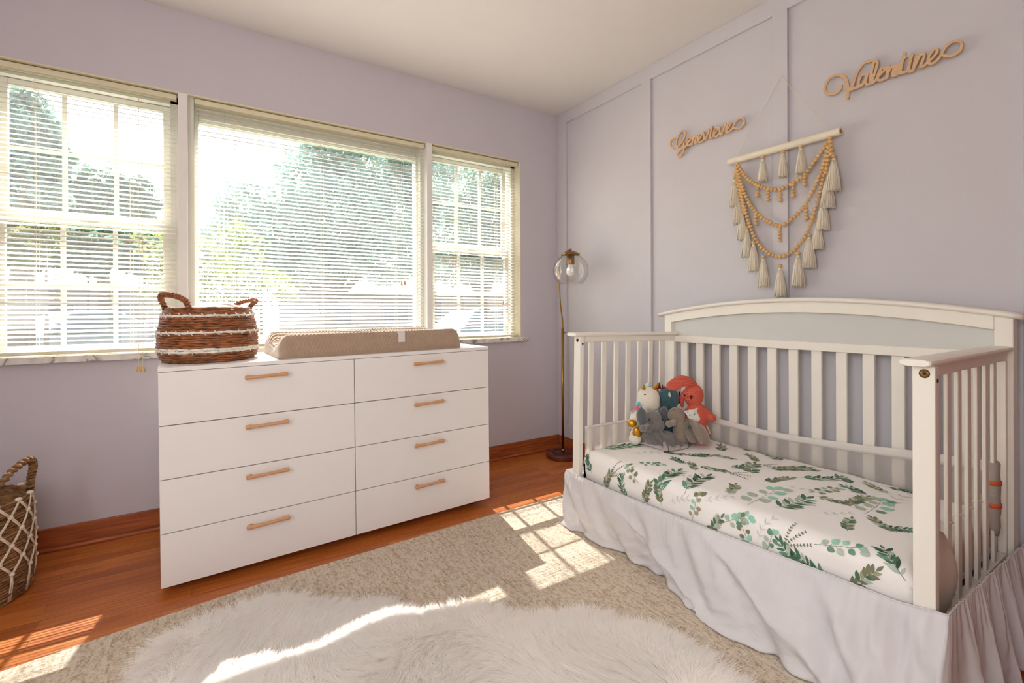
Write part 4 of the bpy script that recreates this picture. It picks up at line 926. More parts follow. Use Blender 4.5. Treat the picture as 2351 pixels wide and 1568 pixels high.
dd_ = (drr-dl).normalized(); e0 = MB(); e0.tube([loc(drr), loc(drr+dd_*0.0006)], 0.0095, 16); e0.build('dowel_end', M['dowelend'], wh)
for px in ((155, 575), (770, 405)):
    MB().tube([loc(ap), loc(hp(*px))], 0.0013, 6).build('hanging_cord', M['macr'], wh)
def beads(path, name='bead_string', r=0.0098, taper=None, xx=HXp):
    P = crom([hp(x, y, xx) for x, y in path], 80); b = MB(); acc = 0; last = P[0]; step = r*1.72; n0 = 0
    pos = [P[0]]
    for p in P[1:]:
        d = (p-last).length; acc += d
        if acc >= step: pos.append(p); acc = 0
        last = p
    for i, p in enumerate(pos):
        t = (pos[min(i+1, len(pos)-1)]-pos[max(i-1, 0)]).normalized(); q = r*random.uniform(0.9, 1.08)*(1+0.25*((i == len(pos)-1) and bool(taper)))
        eu = t.to_track_quat('Z', 'Y').to_euler(); b.ell(loc(p), (q, q, q*0.84), eu, n=12)
    return b.build(name, M['bead'], wh, smooth=True)
beads([(150, 632), (200, 700), (260, 755), (330, 785), (400, 798), (470, 783), (540, 745), (610, 690), (670, 610), (715, 545), (750, 485)])
beads([(150, 655), (190, 790), (240, 900), (300, 970), (370, 1018), (437, 1040), (500, 1008), (570, 945), (630, 860), (690, 735), (735, 610), (765, 490)], xx=HXp-0.004)
beads([(148, 670), (180, 810), (205, 930), (245, 1060), (290, 1150), (350, 1215), (437, 1245), (520, 1212), (580, 1145), (630, 1060), (680, 900), (715, 760), (745, 620), (768, 480)], xx=HXp+0.004)
beads([(140, 690), (165, 800), (190, 900), (205, 960)], xx=HXp+0.006); beads([(772, 455), (778, 520), (781, 580)], xx=HXp-0.008); beads([(768, 520), (757, 600), (745, 690)], xx=HXp-0.01)
for x, y0, y1 in ((288, 772, 850), (357, 800, 885), (440, 802, 885), (525, 768, 852), (604, 694, 775), (277, 960, 1030), (437, 1050, 1140), (613, 920, 992)):
    beads([(x, y0), (x, (y0+y1)/2), (x, y1)], 'bead_pendant', 0.0088, True)
def tassel(x, y0, y1, xx=HXp, head=True):
    c = empty_part = MB(); top_ = hp(x, y0, xx); bot = hp(x, y1, xx); Lt = (top_-bot).length; w = Lt*0.17; b = MB()
    b.lathe([(0.0, 0), (0.006, 0), (0.008, -0.006), (0.0065, -0.012), (w*0.62, -Lt*0.35), (w*0.85, -Lt*0.7), (w*0.98, -Lt*0.98), (w*0.7, -Lt*0.97), (0, -Lt*0.96)], loc(top_), 14)
    for i in range(34):
        a = 2*math.pi*i/34+random.uniform(-.08, .08); q = random.uniform(0.92, 1.12)
        b.tube([loc(top_)+Vector((0.0075*math.cos(a), 0.0075*math.sin(a), -0.010)), loc(top_)+Vector((w*0.66*q*math.cos(a), w*0.66*q*math.sin(a), -Lt*0.38)), loc(top_)+Vector((w*0.92*q*math.cos(a+.08), w*0.92*q*math.sin(a+.08), -Lt*0.72)), loc(top_)+Vector((w*1.05*q*math.cos(a), w*1.05*q*math.sin(a), -Lt*random.uniform(0.95, 1.03)))], 0.0019, 4)
    o = b.build('tassel', M['yarn'], wh, smooth=True)
    if head: MB().ell(loc(top_+Vector((0, 0, 0.009))), (0.0105, 0.0105, 0.009), n=12).build('tassel_bead', M['bead'], o, smooth=True)
for x, y0, y1 in ((135, 735, 915), (160, 850, 1030), (185, 958, 1135), (218, 1065, 1250), (262, 1165, 1345), (327, 1258, 1450), (438, 1320, 1513), (558, 1238, 1445), (632, 1115, 1325), (690, 1020, 1200), (727, 870, 1070), (756, 712, 928), (795, 590, 810), (323, 595, 745), (458, 562, 715), (577, 525, 692)):
    tassel(x, y0, y1, -0.030 if y0 > 700 and (x < 250 or 600 < x < 760) else HXp)

# ================================================================== STUFFED TOYS in the crib corner
def toy_mesh(name, mat_, parent, parts, vox=0.0035, smooth_it=6, extra=None):
    """one continuous body grown from overlapping lobes"""
    b = MB()
    for p in parts:
        if p[0] == 'e': b.ell(p[1], p[2], p[3] if len(p) > 3 else (0, 0, 0), n=20)
        else: b.tube(crom(p[1], 5), [p[2][0]+(p[2][1]-p[2][0])*i/((len(p[1])-1)*5) for i in range((len(p[1])-1)*5+1)], 12)
    o = b.build(name, mat_, parent, smooth=True)
    r = o.modifiers.new('remesh', 'REMESH'); r.mode = 'VOXEL'; r.voxel_size = vox; r.use_smooth_shade = True
    s = o.modifiers.new('smooth', 'SMOOTH'); s.factor = 0.5; s.iterations = smooth_it
    return o
def yarn_mat(name, c0, c1, sc):
    m, n, p = node_mat(name); tc = n.nodes.new('ShaderNodeTexCoord')
    w1 = n.nodes.new('ShaderNodeTexWave'); w1.bands_direction = 'Z'; w1.inputs['Scale'].default_value = sc; w1.inputs['Distortion'].default_value = 1.2; w1.inputs['Detail Scale'].default_value = 6
    w2 = n.nodes.new('ShaderNodeTexWave'); w2.bands_direction = 'X'; w2.inputs['Scale'].default_value = sc*1.2; w2.inputs['Distortion'].default_value = 2
    n.links.new(tc.outputs['Object'], w1.inputs[0]); n.links.new(tc.outputs['Object'], w2.inputs[0])
    mm = n.nodes.new('ShaderNodeMath'); mm.operation = 'MULTIPLY'; n.links.new(w1.outputs['Fac'], mm.inputs[0]); n.links.new(w2.outputs['Fac'], mm.inputs[1])
    r = n.nodes.new('ShaderNodeValToRGB'); r.color_ramp.elements[0].color = c0; r.color_ramp.elements[1].position = 0.35; r.color_ramp.elements[1].color = c1
    n.links.new(mm.outputs[0], r.inputs[0]); n.links.new(r.outputs[0], p.inputs['Base Color']); p.inputs['Roughness'].default_value = 0.9
    bu = n.nodes.new('ShaderNodeBump'); bu.inputs['Strength'].default_value = 0.9; bu.inputs['Distance'].default_value = 0.003; n.links.new(mm.outputs[0], bu.inputs['Height']); n.links.new(bu.outputs[0], p.inputs['Normal']); return m
M['coral'] = yarn_mat('coral_crochet', rgb(206, 78, 60), rgb(250, 128, 104), 62)
M['plushwhite'] = mat('white_plush', rgb(236, 228, 210), 0.95, bump=0.9, bscale=160, sheen=0.6)
M['gold'] = mat('gold_lame', rgb(206, 150, 44), 0.3, metal=0.7, bump=0.4, bscale=60)
M['teal'] = mat('teal_plush', rgb(56, 96, 104), 0.95, var=0.15, vscale=60, bump=0.9, bscale=160, sheen=0.5)
M['maroon'] = mat('maroon_felt', rgb(132, 26, 42), 0.9); M['eye'] = mat('toy_eye', rgb(16, 14, 14), 0.2)
M['grey'] = mat('grey_velour', rgb(116, 111, 108), 0.95, bump=0.5, bscale=200, sheen=0.6); M['greyear'] = mat('slate_velour', rgb(92, 94, 100), 0.95, sheen=0.5)
M['minkygrey'] = mat('grey_minky_cloth', rgb(106, 101, 98), 0.9, var=0.22, vscale=55, bump=0.8, bscale=70, sheen=0.5)
M['satin'] = mat('grey_satin', rgb(186, 176, 174), 0.32, var=0.1, vscale=40, bump=0.5, bscale=40)
M['taupe'] = mat('taupe_velour', rgb(142, 126, 110), 0.95, bump=0.5, bscale=200, sheen=0.6)
def spot_mat():
    m, n, p = node_mat('spotted_cotton'); tc = n.nodes.new('ShaderNodeTexCoord'); vo = n.nodes.new('ShaderNodeTexVoronoi'); vo.inputs['Scale'].default_value = 42; n.links.new(tc.outputs['Object'], vo.inputs[0])
    lt = n.nodes.new('ShaderNodeMath'); lt.operation = 'LESS_THAN'; lt.inputs[1].default_value = 0.24; n.links.new(vo.outputs['Distance'], lt.inputs[0])
    r = n.nodes.new('ShaderNodeValToRGB'); r.color_ramp.interpolation = 'CONSTANT'; e = r.color_ramp.elements; e[0].color = rgb(110, 150, 140); e[1].position = 0.35; e[1].color = rgb(170, 150, 160); k = e.new(0.6); k.color = rgb(120, 100, 84); k = e.new(0.8); k.color = rgb(120, 170, 160)
    sp = n.nodes.new('ShaderNodeSeparateColor'); n.links.new(vo.outputs['Color'], sp.inputs[0]); n.links.new(sp.outputs[0], r.inputs[0])
    mi = n.nodes.new('ShaderNodeMixRGB'); mi.inputs[1].default_value = rgb(238, 236, 230); n.links.new(lt.outputs[0], mi.inputs[0]); n.links.new(r.outputs[0], mi.inputs[2]); n.links.new(mi.outputs[0], p.inputs['Base Color']); p.inputs['Roughness'].default_value = 0.8; return m
M['spot'] = spot_mat()
def toy(name, label, cat, base): return empty(name, label, cat, base, group=None)
VD = Vector((-0.70, -0.60, 0.25)).normalized()      # direction from the pile towards the room
def fr(u, v, y, ctr=None, push=0.0):
    p = onY(y, u, v); return p-ray(u, v).normalized()*push
def patch(corners, nu, nv, name, m, parent, base, wav=0.006, f=(2, 3), solid=0.003, sag=0.0):
    a, b_, c, d = [Vector(q) for q in corners]; nrm = (b_-a).cross(d-a).normalized()
    if nrm.dot(CAMP-a) < 0: nrm = -nrm
    def fn(s, t):
        p = (a*(1-s)+b_*s)*(1-t)+(d*(1-s)+c*s)*t
        w = wav*(math.sin(f[0]*math.pi*s*2+t*2)*(0.3+0.7*t)+0.6*math.sin(f[1]*math.pi*2*(s*0.6+t)+1)); p = p+nrm*(w+sag*math.sin(math.pi*s)*math.sin(math.pi*t))
        p.z = max(p.z, MZ1+0.004+0.004*math.sin(8*s)**2); return p-base
    return MB().grid(fn, nu, nv).build(name, m, parent, smooth=True, solid=solid)
def eyes(parent, base, pts, r, m=None):
    for (u, v, y) in pts: MB().ell(onY(y, u, v)-base, (r, r*0.6, r), n=10).build('eye', m or M['eye'], parent, smooth=True)

# coral crocheted bunny
B0 = Vector((-0.225, -1.36, MZ1)); t = toy('stuffed_bunny', 'coral crocheted stuffed bunny with long flopped ears, leaning on the back slats', 'stuffed toy', B0)
hd = onY(-1.345, 1592, 907); bd_ = onY(-1.365, 1601, 960); A = lambda p: Vector(p)-B0
arm = [onY(-1.37, 1607, 935), onY(-1.40, 1622, 948), onY(-1.42, 1634, 959)]
toy_mesh('body', M['coral'], t, [('e', A(hd), (0.050, 0.048, 0.057)), ('e', A((bd_.x, bd_.y, 0.505)), (0.052, 0.045, 0.075)), ('e', A((bd_.x, bd_.y, 0.43)), (0.058, 0.05, 0.05)),
    ('t', [A(q) for q in arm], (0.020, 0.017)), ('e', A(arm[-1]), 0.021), ('t', [A(onY(-1.35, 1590, 935)), A(onY(-1.33, 1575, 955)), A(onY(-1.33, 1568, 968))], (0.02, 0.018)),
    ('t', [A((bd_.x-0.01, bd_.y-0.02, 0.43)), A((bd_.x-0.07, bd_.y-0.06, 0.405))], (0.026, 0.024)), ('t', [A((bd_.x-0.01, bd_.y+0.02, 0.43)), A((bd_.x-0.08, bd_.y+0.02, 0.405))], (0.026, 0.024))])
def ear(name, pts, w, m, parent, base, thick=0.010):
    P = [Vector(p)-base for p in crom(pts, 6)]; n = len(P); b = MB()
    ws = [w*math.sin(math.pi*min(1, 0.22+0.78*i/(n-1)))**0.6 if i < n-1 else w*0.2 for i in range(n)]
    ws = [w*(0.45+0.55*math.sin(math.pi*min(1.0, i/(n-1)*0.8+0.08))) if i < n-2 else w*0.45 for i in range(n)]
    b.tube(P, ws, 14, flat=thick/w); return b.build(name, m, parent, smooth=True, sub=1)
ear('ear', [onY(-1.35, 1603, 893), onY(-1.345, 1592, 878), onY(-1.335, 1570, 874), onY(-1.325, 1550, 882), onY(-1.32, 1534, 892)], 0.034, M['coral'], t, B0)
ear('ear', [onY(-1.32, 1580, 893), onY(-1.30, 1568, 905), onY(-1.295, 1565, 920), onY(-1.30, 1567, 936)], 0.024, M['coral'], t, B0)
F = lambda u, v, c, k: onY(c.y, u, v)-ray(u, v).normalized()*k
for (u, v) in ((1572, 908), (1602, 905)): MB().ell(F(u, v, hd, 0.056 if u > 1580 else 0.047)-B0, 0.0048, n=10).build('eye', M['eye'], t, smooth=True)
nb = MB(); p = F(1586.5, 910, hd, 0.056)-B0; nb.ell(p, (0.009, 0.004, 0.0055), (0, 0, -0.5), n=10); nb.tube([p, p+Vector((0.0, 0, -0.013))], 0.0026, 6); nb.build('nose', M['eye'], t, smooth=True)

# teal dinosaur
B0 = Vector((-0.245, -1.235, MZ1)); t = toy('stuffed_dinosaur', 'dark teal plush dinosaur with a beige horn and maroon spikes, behind the unicorn', 'stuffed toy', B0)
hd = onY(-1.235, 1534, 914); A = lambda p: Vector(p)-B0
toy_mesh('body', M['teal'], t, [('e', A(hd), (0.058, 0.056, 0.056)), ('e', A((hd.x, hd.y, 0.50)), (0.052, 0.05, 0.08)), ('e', A((hd.x, hd.y, 0.43)), (0.06, 0.055, 0.048)), ('e', A(onY(-1.22, 1530, 893)), 0.012)])
sp = MB()
for (u, v, y, s) in ((1514, 884, -1.22, 0.018), (1521, 888, -1.22, 0.016), (1527, 889, -1.23, 0.014), (1560, 905, -1.25, 0.018), (1562, 918, -1.25, 0.016)):
    p = A(onY(y, u, v)); sp.lathe([(s*0.75, -s), (0.0, s)], p, 8, sy=0.4)
sp.build('spikes', M['maroon'], t, smooth=True)
MB().lathe([(0.0, -0.012), (0.010, -0.010), (0.007, 0.002), (0.0, 0.015)], A(F(1537, 906, hd, 0.053)), 12).build('horn', M['dowelw'], t, smooth=True)

# white unicorn
B0 = Vector((-0.44, -1.205, MZ1)); t = toy('stuffed_unicorn', 'white plush unicorn with golden horn, ears and hooves in the crib corner', 'stuffed toy', B0); A = lambda p: Vector(p)-B0
hd = onY(-1.205, 1488, 915); bd_ = onY(-1.205, 1470, 965)
l1 = onY(-1.225, 1455, 973); l2 = onY(-1.235, 1458, 1000)
toy_mesh('body', M['plushwhite'], t, [('e', A(hd), (0.058, 0.056, 0.060), (0, 0.2, 0)), ('e', A(F(1494, 928, hd, 0.012)), (0.046, 0.044, 0.038)), ('e', A(bd_), (0.055, 0.052, 0.06)), ('e', A((bd_.x+0.03, bd_.y-0.01, 0.44)), (0.062, 0.055, 0.055)),
    ('t', [A(bd_), A(l1)], (0.036, 0.028)), ('e', A(l1), 0.027), ('t', [A((bd_.x, bd_.y, 0.44)), A(l2)], (0.036, 0.027)), ('e', A((l2.x, l2.y, 0.417)), (0.03, 0.03, 0.03))])
MB().ell(A(F(1451, 972, l1, 0.022)), (0.023, 0.014, 0.019), (0, 0, -0.7), n=16).build('hoof', M['gold'], t, smooth=True)
MB().ell(A(F(1462, 994, l2, 0.022)), (0.021, 0.014, 0.031), (0.2, 0, -0.7), n=16).build('hoof', M['gold'], t, smooth=True)
h0, h1 = A(F(1499, 896, hd, 0.035)), A(F(1511, 880, hd, 0.03)); hb = MB()
for i in range(6):
    q = h0+(h1-h0)*i/5; hb.ell(q, 0.0115-0.0014*i, n=12)
hb.build('horn', M['gold'], t, smooth=True)
for (u, v) in ((1478, 889), (1508, 894)): MB().lathe([(0.0, -0.012), (0.012, -0.010), (0.010, 0.002), (0.0, 0.015)], A(F(u, v, hd, 0.012)), 12, sy=0.6).build('ear', M['gold'], t, smooth=True)
MB().ell(A(F(1480.5, 906, hd, 0.052)), (0.0055, 0.0035, 0.0035), (0, 0.3, 0), n=10).build('eye', M['eye'], t, smooth=True)
for (u, v, c_) in ((1464, 928, (120, 208, 200)), (1469, 933, (150, 180, 226)), (1461, 935, (236, 120, 170)), (1466, 938, (240, 220, 130)), (1486, 884, (196, 228, 224))):
    MB().ell(A(onY(-1.20, u, v)), (0.011, 0.009, 0.014), (0.3, 0.5, 0), n=10).build('mane_tuft', mat('tuft_%d' % u, rgb(*c_), 0.8), t, smooth=True)
patch([F(1446, 946, l1, 0.03), F(1457, 940, l1, 0.03), F(1461, 943, l1, 0.03), F(1450, 951, l1, 0.03)], 6, 6, 'cloth_tag', M['binding'], t, B0, wav=0.0005, solid=0.001)

# taupe lovey with spotted lining
B0 = Vector((-0.31, -1.36, MZ1)); t = toy('elephant_lovey', 'taupe plush elephant lovey with a spotted cotton lining, in front of the coral bunny', 'stuffed toy', B0); A = lambda p: Vector(p)-B0
hd = onY(-1.325, 1553, 954); bd_ = onY(-1.35, 1562, 986)
toy_mesh('body', M['taupe'], t, [('e', A(hd), (0.042, 0.040, 0.041)), ('e', A(bd_), (0.036, 0.034, 0.045)), ('e', A((bd_.x-0.01, bd_.y-0.01, 0.42)), (0.045, 0.042, 0.036)),
    ('t', [A(F(1558, 951, hd, 0.03)), A(F(1563, 957, hd, 0.052)), A(F(1567, 966, hd, 0.058))], (0.016, 0.012)), ('t', [A(onY(-1.34, 1548, 970)), A(F(1538, 973, bd_, 0.005))], (0.014, 0.016)), ('e', A(F(1536, 973, bd_, 0.008)), 0.017),
    ('t', [A(onY(-1.35, 1572, 967)), A(F(1583, 970, bd_, 0.03))], (0.018, 0.021)), ('e', A(F(1584, 971, bd_, 0.032)), 0.021)], vox=0.003)
for (u, v) in ((1547, 942), (1563, 940)): MB().tube([A(F(u-2, v+0.6, hd, 0.043)), A(F(u, v-0.6, hd, 0.0445)), A(F(u+2, v, hd, 0.043))], 0.0009, 5).build('stitched_eye', M['eye'], t)
MB().ell(A(F(1571, 987, bd_, 0.040)), (0.010, 0.006, 0.016), n=12).build('cloud_patch', M['whiteband'], t, smooth=True)
patch([F(1570, 944, bd_, 0.05), F(1602, 937, bd_, 0.065), F(1633, 998, bd_, 0.04), F(1586, 968, bd_, 0.055)], 20, 20, 'spotted_lining', M['spot'], t, B0, wav=0.003, sag=0.018)
patch([F(1580, 962, bd_, 0.06), F(1612, 970, bd_, 0.065), onY(-1.47, 1637, 1016), onY(-1.47, 1604, 1021)], 26, 26, 'blanket', M['taupe'], t, B0, wav=0.005, f=(1.5, 1), sag=0.012)
patch([F(1568, 985, bd_, 0.03), F(1590, 978, bd_, 0.015), onY(-1.44, 1610, 1020), onY(-1.43, 1580, 1015)], 18, 18, 'blanket', M['taupe'], t, B0, wav=0.005, f=(1.5, 1), sag=0.01)

# grey elephant lovey with satin-edged blanket
B0 = Vector((-0.46, -1.30, MZ1)); t = toy('elephant_lovey', 'grey plush elephant lovey with big ears and a satin-edged grey blanket, front of the pile', 'stuffed toy', B0); A = lambda p: Vector(p)-B0
hd = onY(-1.275, 1499, 961); bd_ = onY(-1.295, 1500, 996)
toy_mesh('body', M['grey'], t, [('e', A(hd), (0.042, 0.040, 0.040)), ('e', A(bd_), (0.040, 0.038, 0.045)), ('e', A((bd_.x, bd_.y, 0.42)), (0.045, 0.045, 0.032)),
    ('t', [A(F(1504, 966, hd, 0.03)), A(F(1508, 978, hd, 0.058)), A(F(1515, 984, hd, 0.075)), A(F(1521, 979, hd, 0.080)), A(F(1520, 968, hd, 0.078))], (0.017, 0.009)), ('t', [A(onY(-1.28, 1488, 978)), A(F(1477, 984, bd_, 0.015))], (0.013, 0.015)), ('e', A(F(1476, 984, bd_, 0.016)), 0.0175)], vox=0.003)
for (u, v, k, rz) in ((1474, 957, 0.012, 0.45), (1523, 953, 0.004, -0.3)):
    c = A(F(u, v, hd, k)); o = MB().ell(c, (0.027, 0.010, 0.045), (0, -rz*0.4, -0.5), n=20).build('ear', M['grey'], t, smooth=True)
    MB().ell(A(F(u, v, hd, k+0.0065)), (0.020, 0.007, 0.036), (0, -rz*0.4, -0.5), n=18).build('ear_lining', M['greyear'], o, smooth=True)
for (u, v, k) in ((1491.5, 963, .041), (1510.5, 962.5, .052)): MB().ell(A(F(u, v, hd, k)), 0.0042, n=10).build('eye', M['eye'], t, smooth=True)
fl = lambda u, v: onZ(MZ1+0.012, u, v)
patch([F(1484, 984, bd_, 0.03), F(1512, 985, bd_, 0.045), fl(1531, 1031), fl(1464, 1013)], 34, 30, 'blanket', M['minkygrey'], t, B0, wav=0.004, f=(2, 1), sag=0.022)
patch([F(1512, 985, bd_, 0.045), F(1535, 990, bd_, 0.02), fl(1580, 1024), fl(1534, 1033)], 34, 30, 'blanket', M['minkygrey'], t, B0, wav=0.006, f=(3, 1.5), sag=0.016)
patch([fl(1464, 1008.5)+Vector((0, 0, .012)), fl(1531, 1027)+Vector((0, 0, .012)), fl(1532, 1035.5), fl(1463, 1016)], 40, 4, 'satin_edge', M['satin'], t, B0, wav=0.002, f=(4, 1), solid=0.005)
patch([fl(1534, 1028)+Vector((0, 0, .012)), fl(1579, 1019)+Vector((0, 0, .012)), fl(1580, 1027), fl(1536, 1036.5)], 40, 4, 'satin_edge', M['satin'], t, B0, wav=0.002, f=(4, 1), solid=0.005)
patch([F(1523, 999, bd_, 0.062), F(1533, 1001, bd_, 0.060), fl(1534, 1035), fl(1522, 1035)], 6, 20, 'satin_tag', M['satin'], t, B0, wav=0.001, solid=0.004, sag=0.004)

# ================================================================== OUTSIDE
M['grass'] = mat('lawn_grass', rgb(50, 62, 38), 0.95, var=0.25, vscale=6, bump=0.5, bscale=40); M['asphalt'] = mat('driveway', rgb(66, 62, 60), 0.9)
struct(MB().box(-40, 40, 0.2, 60, -0.5, -0.35).build('lawn', M['grass']))
struct(MB().box(-40, 40, 9.5, 13.5, -0.349, -0.335).build('street', M['asphalt']))
def leaf_mat(name, c, tl=0.55):
    m, n, p = node_mat(name); out = n.nodes['Material Output']; oi = n.nodes.new('ShaderNodeTexCoord'); no = n.nodes.new('ShaderNodeTexNoise'); no.inputs['Scale'].default_value = 2.5; n.links.new(oi.outputs['Object'], no.inputs[0])
    r = n.nodes.new('ShaderNodeValToRGB'); r.color_ramp.elements[0].position = 0.35; r.color_ramp.elements[1].position = 0.65; r.color_ramp.elements[0].color = tuple(x*0.7 for x in c[:3])+(1,); r.color_ramp.elements[1].color = tuple(min(1, x*1.25) for x in c[:3])+(1,)
    n.links.new(no.outputs[0], r.inputs[0]); n.links.new(r.outputs[0], p.inputs['Base Color']); p.inputs['Roughness'].default_value = 0.7; p.inputs['Specular IOR Level'].default_value = 0.2
    t = n.nodes.new('ShaderNodeBsdfTranslucent'); n.links.new(r.outputs[0], t.inputs[0]); mi = n.nodes.new('ShaderNodeMixShader'); mi.inputs[0].default_value = tl
    n.links.new(p.outputs[0], mi.inputs[1]); n.links.new(t.outputs[0], mi.inputs[2]); n.links.new(mi.outputs[0], out.inputs[0]); return m
LG = [leaf_mat('leaf_green', rgb(136, 160, 142)), leaf_mat('leaf_dark', rgb(72, 112, 84)), leaf_mat('leaf_yellow', rgb(116, 128, 62)), leaf_mat('leaf_teal', rgb(158, 182, 170))]
M['bark'] = mat('tree_bark', rgb(110, 92, 76), 0.9, var=0.2, bump=0.8, bscale=20)
def foliage(name, parent, base, blobs, n, size, m, seed, shell=0.45):
    r = np.random.default_rng(seed); vol = np.array([b[1][0]*b[1][1]*b[1][2] for b in blobs])**0.75; pick = r.choice(len(blobs), n, p=vol/vol.sum())
    C = np.array([b[0] for b in blobs])[pick]; Rr = np.array([b[1] for b in blobs])[pick]
    d = r.normal(size=(n, 3)); d /= np.linalg.norm(d, axis=1)[:, None]; rad = (1-shell*r.uniform(size=n)**1.5)*(1+0.13*np.sin(d[:, 0]*7+d[:, 2]*9+seed)); P = C+d*Rr*rad[:, None]-np.array(base)
    a = r.normal(size=(n, 3)); a /= np.linalg.norm(a, axis=1)[:, None]; b2 = np.cross(a, r.normal(size=(n, 3))); b2 /= np.linalg.norm(b2, axis=1)[:, None]; s = size*r.uniform(0.6, 1.3, n)[:, None]
    V = np.stack([P-a*s, P+b2*s*0.45, P+a*s, P-b2*s*0.45], 1).reshape(-1, 3)
    me = bpy.data.meshes.new(name); me.vertices.add(n*4); me.vertices.foreach_set('co', V.reshape(-1)); me.loops.add(n*4); me.loops.foreach_set('vertex_index', np.arange(n*4)); me.polygons.add(n); me.polygons.foreach_set('loop_start', np.arange(n)*4)
    me.update(calc_edges=True); me.materials.append(m); o = bpy.data.objects.new(name, me); COL.objects.link(o); o.parent = parent; return o
def tree(label, y, blobs_px, n, size, m, seed, name='tree', trunk=True, depth=0.7, cat='tree', gz=-0.35):
    bl = []
    for (u, v, ru, rv) in blobs_px:
        c = onY(y, u, v); e = onY(y, u+ru, v); f_ = onY(y, u, v-rv); bl.append(((c.x, c.y+random.uniform(-.4, .4), c.z), (abs(e.x-c.x), abs(e.x-c.x)*depth, abs(f_.z-c.z))))
    bx = sum(b[0][0] for b in bl)/len(bl); base = (bx, y, gz); t_ = empty(name, label, cat, base)
    foliage('foliage', t_, base, bl, n, size, m, seed)
    b = MB(); lowest = min(bl, key=lambda q: q[0][2])
    if trunk:
        b.tube(crom([(0, 0, 0), (0.05, 0, (lowest[0][2]-gz)*0.5), (lowest[0][0]-bx, lowest[0][1]-y, lowest[0][2]-gz)], 4), [0.22-0.012*i for i in range(9)], 10)
        for q in bl: b.tube([(0.05, 0, (lowest[0][2]-gz)*0.6), ((q[0][0]-bx)*0.6, (q[0][1]-y)*0.6, (q[0][2]-gz)*0.85), (q[0][0]-bx, q[0][1]-y, q[0][2]-gz+0.3)], [0.1, 0.06, 0.02], 6)
    else:
        for q in bl: b.tube([(q[0][0]-bx, q[0][1]-y, 0), (q[0][0]-bx, q[0][1]-y, q[0][2]-gz)], [0.04, 0.01], 6)
    b.build('trunk' if trunk else 'stems', M['bark'], t_, smooth=True); return t_
random.seed(5)
tree('tall leafy tree filling the left edge of the left window', 9, [(60, 270, 75, 75), (20, 360, 80, 80), (110, 350, 60, 70), (60, 440, 90, 60), (-60, 300, 80, 120)], 11000, 0.085, LG[3], 1)
tree('rounded tree lower and farther right, seen through the left window', 17, [(220, 430, 70, 55), (290, 460, 80, 55), (190, 480, 60, 40)], 9000, 0.13, LG[0], 2)
tree('dark dense hedge behind the lower sash of the left window', 13.8, [(40, 560, 130, 60), (200, 570, 130, 58), (330, 580, 100, 55), (-120, 560, 130, 70)], 16000, 0.10, LG[1], 3, name='hedge', trunk=False, cat='hedge')
tree('big leafy tree filling the right half of the middle window', 8.6, [(700, 420, 70, 75), (760, 350, 70, 70), (850, 380, 110, 80), (900, 480, 110, 90), (780, 500, 120, 90), (650, 540, 110, 80), (560, 470, 70, 60), (520, 540, 70, 60), (720, 600, 130, 50), (880, 590, 110, 60), (590, 590, 110, 55), (960, 400, 80, 100)], 34000, 0.075, LG[3], 4)
tree('leafy tree behind the narrow right window', 10.5, [(1060, 430, 100, 70), (1140, 480, 110, 80), (1040, 530, 100, 70), (1150, 580, 120, 60), (1060, 610, 100, 45), (1200, 430, 90, 90)], 20000, 0.085, LG[0], 5)
tree('yellow-green bush close outside, between left and middle windows', 5.2, [(390, 600, 70, 60), (470, 590, 60, 55), (540, 570, 70, 60), (500, 660, 90, 60), (600, 660, 90, 50), (380, 680, 60, 50), (350, 560, 40, 40)], 4200, 0.036, LG[2], 6, name='bush', trunk=False, cat='bush')
tree('sprig of yellow-green branches at the upper left of the lower left sash', 7.0, [(60, 540, 70, 30), (100, 520, 50, 26), (40, 580, 50, 30)], 1500, 0.05, LG[2], 7, name='bush', trunk=False, cat='bush')
M['housewall'] = mat('neighbour_stucco', rgb(160, 140, 134), 0.8, var=0.03); M['roof'] = mat('roof_shingle', rgb(62, 54, 52), 0.9, var=0.1, vscale=4); M['darkwin'] = mat('dark_window_glass', rgb(84, 88, 92), 0.15)
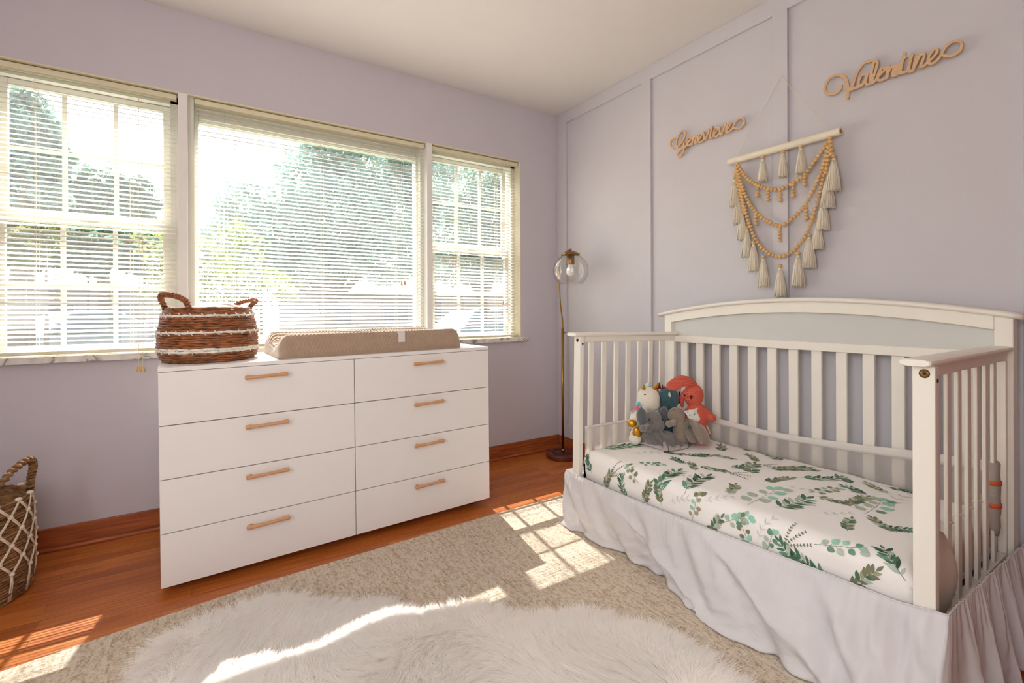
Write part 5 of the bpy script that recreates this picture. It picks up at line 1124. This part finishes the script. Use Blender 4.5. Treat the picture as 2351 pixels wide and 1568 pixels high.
def house(label, x0, x1, y, z0, z1, wins, roofh=0.9):
    h = empty('house', label, 'house', ((x0+x1)/2, y, -0.35)); ox = (x0+x1)/2
    MB().box(x0-ox, x1-ox, 0, 5, 0, z1+0.35).build('wall', M['housewall'], h)
    r = MB(); r.add([(x0-ox-.4, -.5, z1+.35), (x1-ox+.4, -.5, z1+.35), (x1-ox+.4, 5.5, z1+.35), (x0-ox-.4, 5.5, z1+.35), (x0-ox+1.6, 2.5, z1+.35+roofh), (x1-ox-1.6, 2.5, z1+.35+roofh)], [(0, 3, 2, 1), (0, 1, 5, 4), (1, 2, 5), (2, 3, 4, 5), (3, 0, 4)]); r.build('roof', M['roof'], h)
    for (a, c, e, f_) in wins:
        w_ = MB().box(a-ox-.07, c-ox+.07, -0.06, 0.02, e+.28, f_+.42).build('window', M['housewall'], h)
        MB().box(a-ox, c-ox, -0.08, -0.055, e+.35, f_+.35).build('pane', M['darkwin'], w_)
    return h
house('pale pink stucco house across the street behind the middle and right windows', 1.2, 15.5, 20, -0.35, 1.9, [(2.4, 3.6, 0.5, 1.4), (5.2, 6.4, 0.5, 1.4), (7.4, 8.2, -0.3, 1.5), (9.6, 11.0, 0.5, 1.4), (12.4, 13.6, 0.4, 1.4)])
house('pale low house seen low down through the left window', -14, -3.2, 22, -0.35, 2.0, [(-10.4, -9.0, 0.4, 1.3), (-7.6, -6.4, 0.4, 1.3), (-5.2, -4.4, -0.3, 1.4)])
def car(label, x, y, z0, col, L=4.2, rot=0):
    c = empty('car', label, 'car', (x, y, z0), (0, 0, rot))
    prof_ = [(-L/2, 0.35), (-L/2+.05, 0.75), (-L/2+.9, 0.85), (-L/2+1.5, 1.38), (L/2-1.3, 1.42), (L/2-.45, 0.92), (L/2, 0.8), (L/2, 0.35)]
    vs = [(px, yy*(0.78 if pz > 1 else 1), pz) for yy in (-.85, .85) for px, pz in prof_]; n = len(prof_)
    MB().add(vs, [tuple(range(n)), tuple(range(n, 2*n))[::-1]]+[(i, n+i, n+(i+1) % n, (i+1) % n) for i in range(n)]).build('car_body', mat('car_paint_%d' % int(x*10), col, 0.25), c, bevel=0.05)
    b = MB(); b.add([(-L/2+1.05, -.87, .88), (-L/2+1.6, -.70, 1.33), (L/2-1.4, -.70, 1.36), (L/2-.75, -.87, .92)], [(0, 1, 2, 3)]); b.build('side_glass', M['darkwin'], c, solid=0.03)
    for px in (-L/2+.85, L/2-.85):
        for py in (-.8, .8): MB().tube([(px, py-.1, .33), (px, py+.1, .33)], 0.33, 20).build('wheel', M['black'], c)
    return c
cpos = onY(12.2, 175, 690)
car('white car parked on the street, seen through the left window', cpos.x, 12.2, -0.335, rgb(120, 124, 128), 3.6, 0.5)
cpos = onY(11.2, 1090, 715)
car('pale blue car parked on the street behind the right window', cpos.x, 11.2, -0.335, rgb(84, 104, 116), 4.0, 0.2)
